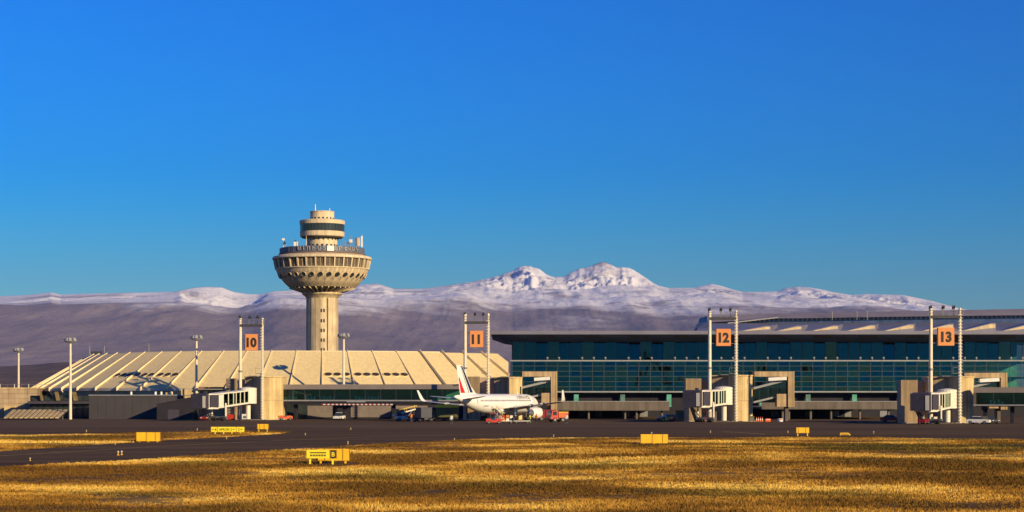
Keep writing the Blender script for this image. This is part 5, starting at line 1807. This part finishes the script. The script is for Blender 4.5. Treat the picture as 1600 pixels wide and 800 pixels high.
    # titles on both sides, forward above the windows
    for s in (-1, 1):
        o = lettering('AIRFRANCE', .62, 'title', M_NAVYP, fus, (0, 0, 0), right=(1, 0, 0), up=(0, 0, 1), depth=0.002, bold=.02)
        for v in o.data.vertices:
            x, y, z = v.co
            zz = 5.12 + z
            yy = math.sqrt(max(.02, 1.98 ** 2 - ((zz - 3.75) / 1.04) ** 2)) + .02
            v.co = (X(9.6) + (x if s < 0 else -x) * 1.35, s * yy, zz)
        o = lettering('AIRFRANCE', .28, 'small_title', M_NAVYP, fus, (0, 0, 0), right=(1, 0, 0), up=(0, 0, 1), depth=0.002)
        o.data.transform(__import__('mathutils').Matrix.Identity(4))
        for v in o.data.vertices:
            x, y, z = v.co
            zz = 3.30 + z
            yy = math.sqrt(max(.02, 1.9 ** 2 - ((zz - 3.9) / 1.04) ** 2)) + .02
            v.co = (X(27.0) + (x if s < 0 else -x), s * yy, zz)
    # cargo door left open in dark, aerials
    part(MB().add([(X(23.0), -1.73, 2.75), (X(24.9), -1.68, 2.82), (X(24.9), -1.9, 3.45), (X(23.0), -1.95, 3.4)], [(0, 1, 2, 3)]), 'cargo_hatch', M_DARK, fus)
    part(MB().hexa([(X(9), -.03, 5.78), (X(9.5), -.03, 5.78), (X(9.5), .03, 5.78), (X(9), .03, 5.78), (X(9.3), -.02, 6.15), (X(9.55), -.02, 6.15), (X(9.55), .02, 6.15), (X(9.3), .02, 6.15)]), 'aerial', M_AIRW, fus)
    return t


airliner()

# ================================================================== vehicles, people, signs
M_TYRE = M_RUBBER
M_LAMP = mat('lamp_lens', (0.50, 0.47, 0.38), 0.2, 0.05)
M_TAIL = mat('tail_lens', (0.55, 0.03, 0.02), 0.3, 0.05)
M_WIN = mat('vehicle_glass', (0.03, 0.04, 0.05), 0.1, 0.1, spec=0.6)


def wheels(t, spots, r, w):
    first = None
    for (x, y) in spots:
        if first is None:
            first = part(MB().tube((x, y - w / 2, r), (x, y + w / 2, r), r, n=14), 'wheel', M_TYRE, t)
            hub = part(MB().tube((x, y - w / 2 - .02, r), (x, y + w / 2 + .02, r), r * .5, n=10), 'rim', M_SHADE, first)
            x0, y0 = x, y
        else:
            o = dup(first, t, loc=(x - x0, y - y0, 0))
            dup(hub, o)


def at(px, py):
    Y = GY(py)
    return (X_(px, Y), Y, 0.016)


def car(label, px, py, rot, m, pickup=False):
    """Saloon or pickup, nose along +x."""
    t = thing('parked_car', label, 'car', at(px, py), R(rot))
    body = [(-2.15, .35), (2.1, .35), (2.2, .62), (2.1, .82), (1.1, .95), (-1.55 if not pickup else -2.1, .98), (-2.15, .9)]
    rings = [[(x, y, z) for x, z in body] for y in (-.86, .86)]
    part(MB().loft(rings), 'body', m, t)
    if pickup:
        cabp = [(-.5, .97), (1.2, .95), (.55, 1.62), (-.4, 1.66)]
    else:
        cabp = [(-1.75, .97), (1.15, .94), (.35, 1.42), (-1.1, 1.44)]
    part(MB().loft([[(x, y * .84, z) for x, z in cabp[:2]] + [(x, y * .68, z) for x, z in cabp[2:]] for y in (-1, 1)]), 'window_band', M_WIN, t)
    top = cabp[2:]
    part(MB().hexa([(top[1][0], -.68, top[1][1]), (top[0][0], -.68, top[0][1]), (top[0][0], .68, top[0][1]), (top[1][0], .68, top[1][1]), (top[1][0] + .1, -.6, top[1][1] + .06), (top[0][0] - .1, -.6, top[0][1] + .06), (top[0][0] - .1, .6, top[0][1] + .06), (top[1][0] + .1, .6, top[1][1] + .06)]), 'roof', m, t)
    wheels(t, ((1.35, -.8), (1.35, .8), (-1.35, -.8), (-1.35, .8)), .33, .22)
    for s in (-1, 1):
        part(MB().box(2.08, 2.2, s * .62 - .16, s * .62 + .16, .6, .76), 'headlight', M_LAMP, t)
        part(MB().box(-2.2, -2.1, s * .66 - .14, s * .66 + .14, .66, .86), 'tail_light', M_TAIL, t)
    return t


def truck(label, px, py, rot, mcab, mbox, L=6.5, H=3.2, Wd=2.4, roof=None, name='service_truck', cat='truck', tank=False):
    t = thing(name, label, cat, at(px, py), R(rot))
    h = Wd / 2
    part(MB().box(-L / 2, L / 2 - .1, -.45, .45, .55, .85), 'chassis', M_DARK, t)
    cab = part(MB().hexa([(L / 2 - 1.7, -h, .6), (L / 2, -h, .6), (L / 2, h, .6), (L / 2 - 1.7, h, .6), (L / 2 - 1.7, -h, 2.35), (L / 2 - .35, -h, 2.35), (L / 2 - .35, h, 2.35), (L / 2 - 1.7, h, 2.35)]), 'cab', mcab, t)
    part(MB().hexa([(L / 2 - .11, -h + .12, 1.4), (L / 2 - .05, -h + .12, 1.4), (L / 2 - .05, h - .12, 1.4), (L / 2 - .11, h - .12, 1.4), (L / 2 - .32, -h + .15, 2.25), (L / 2 - .27, -h + .15, 2.25), (L / 2 - .27, h - .15, 2.25), (L / 2 - .32, h - .15, 2.25)]), 'windscreen', M_WIN, cab)
    for s in (-1, 1):
        part(MB().box(L / 2 - 1.4, L / 2 - .5, s * (h + .005) - .02, s * (h + .005) + .02, 1.4, 2.15), 'side_window', M_WIN, cab)
        part(MB().box(L / 2 - .02, L / 2 + .05, s * (h - .35) - .18, s * (h - .35) + .18, .75, .95), 'headlight', M_LAMP, cab)
    if tank:
        rg = [[(x, .98 * h * math.cos(2 * math.pi * i / 16), 1.75 + .95 * math.sin(2 * math.pi * i / 16)) for i in range(16)] for x in (-L / 2, L / 2 - 1.9)]
        bx = part(MB().loft(rg), 'tank', mbox, t, smooth=True)
        part(MB().box(-L / 2 + .3, L / 2 - 2.2, -.45, .45, 2.6, 2.85), 'walkway', roof or M_YEL, bx)
    else:
        bx = part(MB().box(-L / 2, L / 2 - 1.85, -h, h, .9, H - .12), 'box_body', mbox, t)
        part(MB().box(-L / 2 - .04, L / 2 - 1.8, -h - .04, h + .04, H - .118, H + (.4 if roof is M_LIME else 0)), 'box_roof', roof or mbox, bx)
        part(MB().box(-L / 2 - .03, -L / 2, -h + .1, h - .1, 1.0, H - .3), 'rear_door', mbox, bx)
    wheels(t, ((L / 2 - 1.0, -h + .15), (L / 2 - 1.0, h - .15), (-L / 2 + 1.2, -h + .15), (-L / 2 + 1.2, h - .15)), .48, .3)
    return t


def tug(label, px, py, rot, m, cab=True):
    t = thing('baggage_tug', label, 'tug', at(px, py), R(rot))
    part(MB().slab([(-1.5, .3), (1.5, .3), (1.5, .75), (1.35, .95), (.35, 1.0), (.2, .75), (-.5, .75), (-.7, 1.05), (-1.5, 1.0)], 'y', -.7, .7), 'body', m, t)
    part(MB().box(-.55, .0, -.5, .5, .76, .95), 'seat', M_DARK, t)
    part(MB().tube((.45, .15, 1.0), (.2, .15, 1.25), .03, n=6), 'steering_column', M_DARK, t)
    if cab:
        for x in (-.65, .4):
            for y in (-.62, .62):
                part(MB().box(x - .04, x + .04, y - .04, y + .04, .95, 1.95), 'roof_post', M_DARK, t)
        part(MB().box(-.8, .55, -.7, .7, 1.95, 2.03), 'roof', m, t)
    wheels(t, ((1.0, -.62), (1.0, .62), (-1.0, -.62), (-1.0, .62)), .32, .2)
    return t


def cart(label, px, py, rot, load):
    t = thing('baggage_cart', label, 'cart', at(px, py), R(rot))
    part(MB().box(-1.6, 1.6, -.75, .75, .45, .58), 'deck', M_CREAMW, t)
    part(MB().beam((1.6, 0, .5), (2.5, 0, .4), .08, .08), 'tow_bar', M_DARK, t)
    for x in (-1.55, 1.55):
        part(MB().box(x - .04, x + .04, -.72, .72, .58, 1.25), 'end_rail', M_SHADE, t)
    wheels(t, ((1.1, -.6), (1.1, .6), (-1.1, -.6), (-1.1, .6)), .22, .15)
    cols = [M_RED, mat('bag_orange', (0.60, 0.24, 0.05), 0.7), M_CREAMW, mat('bag_blue', (0.05, 0.07, 0.16), 0.7), M_TAN]
    for k in range(load):
        x = -1.3 + 2.5 * (k % 4) / 3.4
        z = .585 + (.55 if k >= 4 else 0)
        b = thing('suitcase', 'suitcase number %s on the %s' % (['one', 'two', 'three', 'four', 'five', 'six', 'seven', 'eight'][k], label), 'suitcase') if False else None
        part(MB().box(x, x + .55, -.5, .45, z, z + rng.uniform(.42, .53)), 'suitcase', cols[k % 5], t)
    return t


def belt_loader(label, px, py, rot):
    t = thing('belt_loader', label, 'loader', at(px, py), R(rot))
    part(MB().box(-2.0, 2.0, -.85, .85, .4, 1.0), 'body', M_CREAMW, t)
    part(MB().hexa([(-2.6, -.5, 1.1), (2.9, -.5, 2.5), (2.9, .5, 2.5), (-2.6, .5, 1.1), (-2.6, -.5, 1.35), (2.9, -.5, 2.75), (2.9, .5, 2.75), (-2.6, .5, 1.35)]), 'conveyor', M_CREAMW, t)
    part(MB().hexa([(-2.5, -.38, 1.36), (2.8, -.38, 2.74), (2.8, .38, 2.74), (-2.5, .38, 1.36), (-2.5, -.38, 1.39), (2.8, -.38, 2.77), (2.8, .38, 2.77), (-2.5, .38, 1.39)]), 'belt', M_DARK, t)
    for s in (-1, 1):
        part(MB().beam((-2.4, s * .52, 2.0), (2.8, s * .52, 3.3), .06, .06), 'handrail', M_YEL, t)
        for f in (0.05, .5, .95):
            x = -2.4 + 5.2 * f
            z = 1.35 + 1.4 * f
            part(MB().box(x - .03, x + .03, s * .52 - .03, s * .52 + .03, z - .1, z + .65), 'rail_post', M_YEL, t)
    part(MB().beam((.8, 0, 1.0), (1.8, 0, 2.3), .5, .12), 'lift_arm', M_SHADE, t)
    part(MB().box(-1.9, -1.1, -.8, .0, 1.0, 1.75), 'driver_seat', M_DARK, t)
    wheels(t, ((1.4, -.75), (1.4, .75), (-1.4, -.75), (-1.4, .75)), .38, .22)
    return t


def person(label, px, py, rot, top, legs, arm=0.2, dz=0.0):
    """Standing figure as one continuous skin: legs, torso, arms, head."""
    t = at(px, py)
    verts = [(0, 0, .92), (0, 0, 1.18), (0, 0, 1.42), (0, .01, 1.54), (.02, .01, 1.68), (0, .09, .90), (.02, .11, .50), (0, .12, .08), (.13, .13, .05), (0, -.09, .90), (-.05, -.12, .50), (-.12, -.13, .09), (.02, -.14, .05), (0, .19, 1.40), (.03, .25, 1.14), (.06 + arm, .23, .93), (.10 + arm, .22, .84), (0, -.19, 1.40), (-.02, -.26, 1.14), (.10, -.24, .92), (.15, -.23, .84)]
    edges = [(0, 1), (1, 2), (2, 3), (3, 4), (0, 5), (5, 6), (6, 7), (7, 8), (0, 9), (9, 10), (10, 11), (11, 12), (2, 13), (13, 14), (14, 15), (15, 16), (2, 17), (17, 18), (18, 19), (19, 20)]
    rad = [.15, .14, .15, .06, .105, .10, .075, .05, .045, .10, .075, .05, .045, .075, .055, .045, .04, .075, .055, .045, .04]
    me = bpy.data.meshes.new('person')
    me.from_pydata(verts, edges, [])
    me.materials.append(top)
    o = bpy.data.objects.new('person', me)
    o.location = (t[0], t[1], t[2] + dz)
    o.rotation_euler = (0, 0, R(rot))
    COL.objects.link(o)
    md = o.modifiers.new('skin', 'SKIN')
    for i, r in enumerate(rad):
        me.skin_vertices[0].data[i].radius = (r, r)
    me.skin_vertices[0].data[0].use_root = True
    o.modifiers.new('sub', 'SUBSURF').levels = 1
    o.modifiers['sub'].render_levels = 1
    tag(o, label, 'person')
    part(MB().lathe([(.001, 1.80), (.07, 1.785), (.11, 1.72), (.112, 1.67), (.10, 1.64)], 10, c=(.01, .01, 0)), 'hair', mat('dark_hair', (.03, .02, .015), .8), o)
    part(MB().lathe([(.175, .80), (.20, .95), (.165, .98)], 10), 'jacket_hem', top, o)
    part(MB().loft([[(x * 1.0 + .0, y + .09 * 1, z) for x, y in ((-.11, -.10), (.11, -.10), (.11, .11), (-.11, .11))] for z in (.10, .55, .92)]), 'trousers', legs, o)
    part(MB().loft([[(x - .03, y - .12, z) for x, y in ((-.11, -.11), (.11, -.11), (.11, .10), (-.11, .10))] for z in (.10, .55, .92)]), 'trousers', legs, o)
    return o


M_HIVIS = mat('hi_vis_yellow', (0.55, 0.62, 0.05), 0.7, 0.1)
M_HIVISO = mat('hi_vis_orange', (0.75, 0.20, 0.03), 0.7, 0.1)
M_NAVYC = mat('navy_cloth', (0.04, 0.045, 0.07), 0.85, 0.2)
M_MAROON = mat('dark_red_paint', (0.22, 0.015, 0.025), 0.3, 0.1, spec=0.5)
M_OLIVE = mat('olive_paint', (0.115, 0.115, 0.045), 0.6, 0.15, 0.5)
M_LIME = mat('lime_yellow', (0.72, 0.68, 0.03), 0.5, 0.1)
M_TRUCKB = mat('blue_grey_paint', (0.030, 0.036, 0.070), 0.5, 0.2)
M_ORG = mat('orange_red_paint', (0.72, 0.10, 0.02), 0.4, 0.1)

car('dark red car under the cab of the stand ten jet bridge', 319, 657.5, -82, M_MAROON)
car('white pickup parked under the long glazed pier', 530, 656.5, -100, M_WHITE, True)
car('white car beside the stand thirteen gantry pole', 1529, 663, -28, M_WHITE)
car('black car parked close behind the white car under the edge pier', 1546, 662.5, -70, M_DARK)
car('small red car in front of the dark terminal wall near stand thirteen', 1393, 660, -20, M_RED)
car('dark red car before the dark terminal wall near stand twelve', 1043, 658.5, -160, M_MAROON)
truck('dark blue grey catering truck under the airliner wing', 659.5, 659.5, 115, M_TRUCKB, M_TRUCKB, 4.8, 3.0)
truck('olive green fuel truck with a lime yellow roof behind the airliner tail', 692, 658.5, 172, M_OLIVE, M_OLIVE, 6.4, 3.05, roof=M_LIME, name='fuel_truck')
truck('orange red apron truck with a yellow roof beside the airliner nose', 871, 659.5, 205, M_RED, M_ORG, 4.0, 2.1, 1.9, roof=M_YEL)
truck('small red apron van at the foot of the square portal', 853, 657.5, 190, M_MAROON, M_MAROON, 4.2, 2.4, 1.9)
tug('red baggage tug in front of the airliner belly', 771, 662.5, 10, M_RED)
tug('orange baggage tug with a tow bar at the foot of the stand ten block', 446, 656.5, 15, M_ORG, False)
tug('dark baggage tug under the stand twelve jet bridge', 1104, 659.5, 40, M_MAROON)
tug('dark red baggage tug under the stand thirteen jet bridge', 1443, 663, 60, M_MAROON)
cart('flat baggage cart loaded with mixed suitcases behind the red tug', 789, 662, 8, 8)
cart('empty pale flat cart below the airliner engine', 815, 662, 6, 0)
cart('half loaded baggage cart beside the belt loader', 646, 658, 20, 4)
belt_loader('cream belt loader with yellow rails near the pier shutters', 632, 657.5, 25)
belt_loader('cream belt loader raised to the airliner hold', 777, 660.2, 105)
person('worker in yellow vest standing beside the olive fuel truck', 709, 657.5, -60, M_HIVIS, M_NAVYC)
person('worker in orange vest near the front of the airliner engine', 838, 660.5, -120, M_HIVISO, M_NAVYC)
person('worker in yellow vest at the end of the empty cart', 828, 661.2, 150, M_HIVIS, M_NAVYC)
person('worker in white shirt standing alone behind the airliner tail', 705.5, 662.5, -90, M_WHITE, M_NAVYC)
person('worker in white shirt beside the orange red apron truck', 885.5, 661.5, -100, M_WHITE, M_NAVYC)
person('worker in orange vest beside the cream belt loader', 643, 658.8, -80, M_HIVISO, M_NAVYC)


def cargo_box(label, px, py, w, h, m, rot=0, name='equipment_box', cat='box'):
    t = thing(name, label, cat, at(px, py), R(rot))
    d = w * .7
    part(MB().box(-w / 2, w / 2, -d / 2, d / 2, .12, h), 'body', m, t)
    part(MB().box(-w / 2 - .04, w / 2 + .04, -d / 2 - .04, d / 2 + .04, h, h + .07), 'lid', m, t)
    for x in (-w / 2 + .1, w / 2 - .1):
        part(MB().box(x - .08, x + .08, -d / 2, d / 2, 0, .12), 'skid', M_DARK, t)
    part(MB().box(-w * .3, w * .3, -d / 2 - .03, -d / 2, h * .3, h * .75), 'panel', M_SHADE if m is not M_RED else M_RED, t)
    return t


cargo_box('red equipment box under the stand ten jet bridge', 361, 656.3, 1.6, 1.15, M_RED)
cargo_box('yellow brown cargo container beside the stand twelve block', 1062.5, 657.5, 2.0, 2.2, mat('ochre_paint', (0.45, 0.26, 0.05), 0.6, 0.25, 0.8), name='cargo_container', cat='container')
cargo_box('olive wheeled bin at the corner of the stand twelve block', 1174, 659.0, 1.1, 1.1, M_OLIVE)
cargo_box('white ground power unit under the stand ten jet bridge', 383, 656.6, 1.3, 1.3, M_WHITE, name='power_unit', cat='power unit')
cargo_box('pale ground power unit under the stand thirteen jet bridge', 1458, 662.5, 1.4, 1.3, M_CREAMW, name='power_unit', cat='power unit')


def cone(label, px, py, group):
    t = thing('traffic_cone', label, 'cone', at(px, py), 0, group)
    part(MB().box(-.25, .25, -.25, .25, 0, .06), 'foot', M_DARK, t)
    part(MB().lathe([(.2, .06), (.14, .36)], 12), 'lower_cone', M_ORG, t)
    part(MB().lathe([(.14, .36), (.09, .64)], 12), 'white_band', M_WHITE, t)
    part(MB().lathe([(.09, .64), (.035, 1.0), (.0, 1.0)], 12), 'tip', M_ORG, t)


for lab, px in (('traffic cone closest to the stand twelve block in a row of four', 1182), ('second traffic cone from the stand twelve block', 1185), ('third traffic cone from the stand twelve block', 1188), ('traffic cone at the terrace end of a row of four', 1191)):
    cone(lab, px, 659, 'cones in a row beside the stand twelve block')


def barrier(label, px, py, m):
    t = thing('road_barrier', label, 'barrier', at(px, py))
    part(MB().slab([(-.3, 0), (.3, 0), (.18, .25), (.1, .65), (-.1, .65), (-.18, .25)], 'x', -.55, .55), 'body', m, t)
    part(MB().box(-.4, .4, -.20, -.16, .36, .5), 'reflector', M_WHITE if m is not M_WHITE else M_RED, t)


barrier('orange plastic barrier past the row of cones', 1200, 659, M_ORG)
barrier('white plastic barrier past the orange barrier', 1219, 659, M_WHITE)


# ------------------------------------------------------------------ taxiway signs and lights
M_SIGN = mat('sign_yellow', (0.86, 0.50, 0.02), 0.5, 0.10, 1.5)
M_SIGNL = mat('sign_face_yellow', (0.88, 0.74, 0.04), 0.45, 0.08, 1.5)


def sign_box(label, x0, x1, y0, y1, yb, splits, rot=0.0, depth=0.35, face=None, m=M_SIGN, legs=2):
    """Box sign on short legs: one case per section, thin gaps between."""
    Y = GY(yb)
    cx_ = (x0 + x1) / 2
    t = thing('taxiway_sign', label, 'sign', (X_(cx_, Y), Y, 0), R(rot))
    k = Y / FOCAL
    w = (x1 - x0) * k
    z0, z1 = Z_(y1, Y), Z_(y0, Y)
    edges = [0.0] + list(splits) + [1.0]
    secs = []
    for a, b in zip(edges[:-1], edges[1:]):
        c = part(MB().box(-w / 2 + w * a + .012, -w / 2 + w * b - .012, -depth / 2, depth / 2, z0, z1), 'case', m, t)
        fr = MB()
        xa, xb = -w / 2 + w * a + .05, -w / 2 + w * b - .05
        f = part(fr.box(xa, xb, -depth / 2 - .012, -depth / 2, z0 + .05, z1 - .05), 'face_panel', face or m, c)
        secs.append((xa, xb, c))
        part(MB().box(-w / 2 + w * b - .03, -w / 2 + w * b + .03, -depth / 2 - .03, depth / 2 + .03, z0 - .02, z1 + .02), 'joint_strip', mat('sign_edge', (0.42, 0.20, 0.02), 0.6), t) if b < 1 else None
    part(MB().box(-w / 2 - .03, -w / 2, -depth / 2 - .02, depth / 2 + .02, z0 - .02, z1 + .02), 'end_cap', mat('sign_edge', (0.42, 0.20, 0.02), 0.6), t)
    part(MB().box(w / 2, w / 2 + .03, -depth / 2 - .02, depth / 2 + .02, z0 - .02, z1 + .02), 'end_cap', mat('sign_edge', (0.42, 0.20, 0.02), 0.6), t)
    for i in range(legs):
        x = -w / 2 + w * (0.12 + 0.76 * i / max(1, legs - 1))
        part(MB().box(x - .07, x + .07, -.07, .07, 0, z0), 'leg', m, t)
    return t, secs, z0, z1, depth


sign_box('plain orange yellow sign box on the wedge of verge', 213.5, 250.5, 675.5, 689.3, 691, (0.42, 0.8), legs=3)
t_, secs, z0, z1, dp = sign_box('long bright yellow sign with arrows and apron lettering', 330, 382, 667, 674.8, 678.5, (0.2, 0.76), face=M_SIGNL, m=M_SIGNL, legs=4)
for (xa, xb, c), txt in zip(secs, ('←B', 'APRON 2→', '2→')):
    lettering(txt, (z1 - z0) * .5, 'lettering', M_BLACK, c, ((xa + xb) / 2, -dp / 2 - .02, (z0 + z1) / 2), depth=.004, bold=.008, squash=min(1.2, .9))
sign_box('small yellow sign box on two tall legs beside the lettered sign', 402.5, 419.5, 662.5, 670.6, 676.0, (0.2, 0.62))
sign_box('wide yellow sign box nearest the grass edge below stand twelve', 1001, 1043.5, 678.5, 692.5, 694, (0.42, 0.8), legs=3)
sign_box('small yellow sign box at the taxiway edge below stand twelve block', 1244, 1264, 668, 676.5, 681.5, (0.15, 0.72))
# the nearest pair: a lettered sign in front of a larger plain box
sign_box('larger plain yellow sign box standing behind the lettered black and yellow sign', 495, 546, 701.5, 719.5, 724, (0.25, 0.80), legs=2)
t_, secs, z0, z1, dp = sign_box('low yellow sign with dark lines of lettering and a black letter panel', 479, 525.5, 703, 716, 725.5, (0.80,), face=M_SIGNL, m=M_SIGNL, legs=2)
(xa, xb, c0), (xc, xd, c1) = secs
part(MB().box(xc - .03, xd + .03, -dp / 2 - .022, -dp / 2 - .012, z0 + .01, z1 - .01), 'black_panel', M_BLACK, c1)
lettering('B', (z1 - z0) * .55, 'lettering', M_SIGNL, c1, ((xc + xd) / 2, -dp / 2 - .03, (z0 + z1) / 2), depth=.004, bold=.01)
M_SDARK = mat('sign_dark_line', (0.16, 0.13, 0.02), 0.6)
part(MB().box(xa + .22, xb - .25, -dp / 2 - .02, -dp / 2 - .012, z0 + (z1 - z0) * .60, z0 + (z1 - z0) * .76), 'dark_line', M_SDARK, c0)
for k in range(6):
    x = xa + .24 + (xb - xa - .6) * k / 5.4
    part(MB().box(x, x + .17, -dp / 2 - .02, -dp / 2 - .012, z0 + (z1 - z0) * .24, z0 + (z1 - z0) * .46), 'dark_mark', M_SDARK, c0)


def marker(label, px, py):
    Y = GY(py)
    t = thing('edge_marker', label, 'marker', (X_(px, Y), Y, .01))
    part(MB().hexa([(-.75, -.3, 0), (.75, -.3, 0), (.6, .3, 0), (-.6, .3, 0), (-.7, -.25, .12), (.7, -.25, .12), (.55, .25, .34), (-.55, .25, .34)]), 'body', M_SIGN, t)
    part(MB().box(-.5, .5, -.32, -.27, .03, .1), 'stripe', M_BLACK, t)


marker('low yellow wedge marker lying at the taxiway edge below stand thirteen', 1320, 680)


def edge_light(label, px, py, big=1.0):
    Y = GY(py)
    t = thing('taxiway_light', label, 'light', (X_(px, Y), Y, .008), 0, 'small lights along the taxiway')
    s = big * .55
    part(MB().lathe([(.16 * s, 0), (.14 * s, .05 * s), (.05 * s, .06 * s), (.05 * s, .26 * s)], 10), 'stem', M_SIGN, t)
    part(MB().lathe([(.09 * s, .26 * s), (.12 * s, .30 * s), (.11 * s, .42 * s), (.05 * s, .48 * s), (.0, .485 * s)], 10), 'lens', M_LAMP, t)


for lab, px, py, b in (('taxiway light at the near grass edge by the picture side', 47, 720, 1.0), ('larger pale taxiway light out on the near taxiway', 184.5, 711.5, 1.5), ('larger pale taxiway light paired with one on the near taxiway', 190, 711, 1.5),
                       ('taxiway light below the orange sign box on the verge', 180, 694.5, 1.1), ('taxiway light below the long lettered sign', 354, 686, 1.1), ('taxiway light above the nearest pair of signs', 543.5, 694, 1.2),
                       ('taxiway light at the grass edge below the airliner tail', 710, 688, 1.0), ('taxiway light on the dark paving below the stand ten block', 477, 680, 1.1), ('taxiway light far out below the long pier', 548, 671.5, 1.2),
                       ('taxiway light beyond the verge above the long lettered sign', 308, 672.5, 1.2), ('taxiway light beyond the verge below the striped canopy', 135, 675, 1.2), ('taxiway light at the grass edge below the orange red truck', 865, 682.5, 1.1),
                       ('taxiway light between the wide sign box and stand twelve', 1110, 676.3, 1.2), ('taxiway light just before the small sign box near stand twelve', 1231, 676.3, 1.2), ('taxiway light past the wedge marker towards stand thirteen', 1365, 677, 1.2),
                       ('thin white taxiway light standing behind the wide sign box', 1018, 680, 1.6)):
    edge_light(lab, px, py, b)
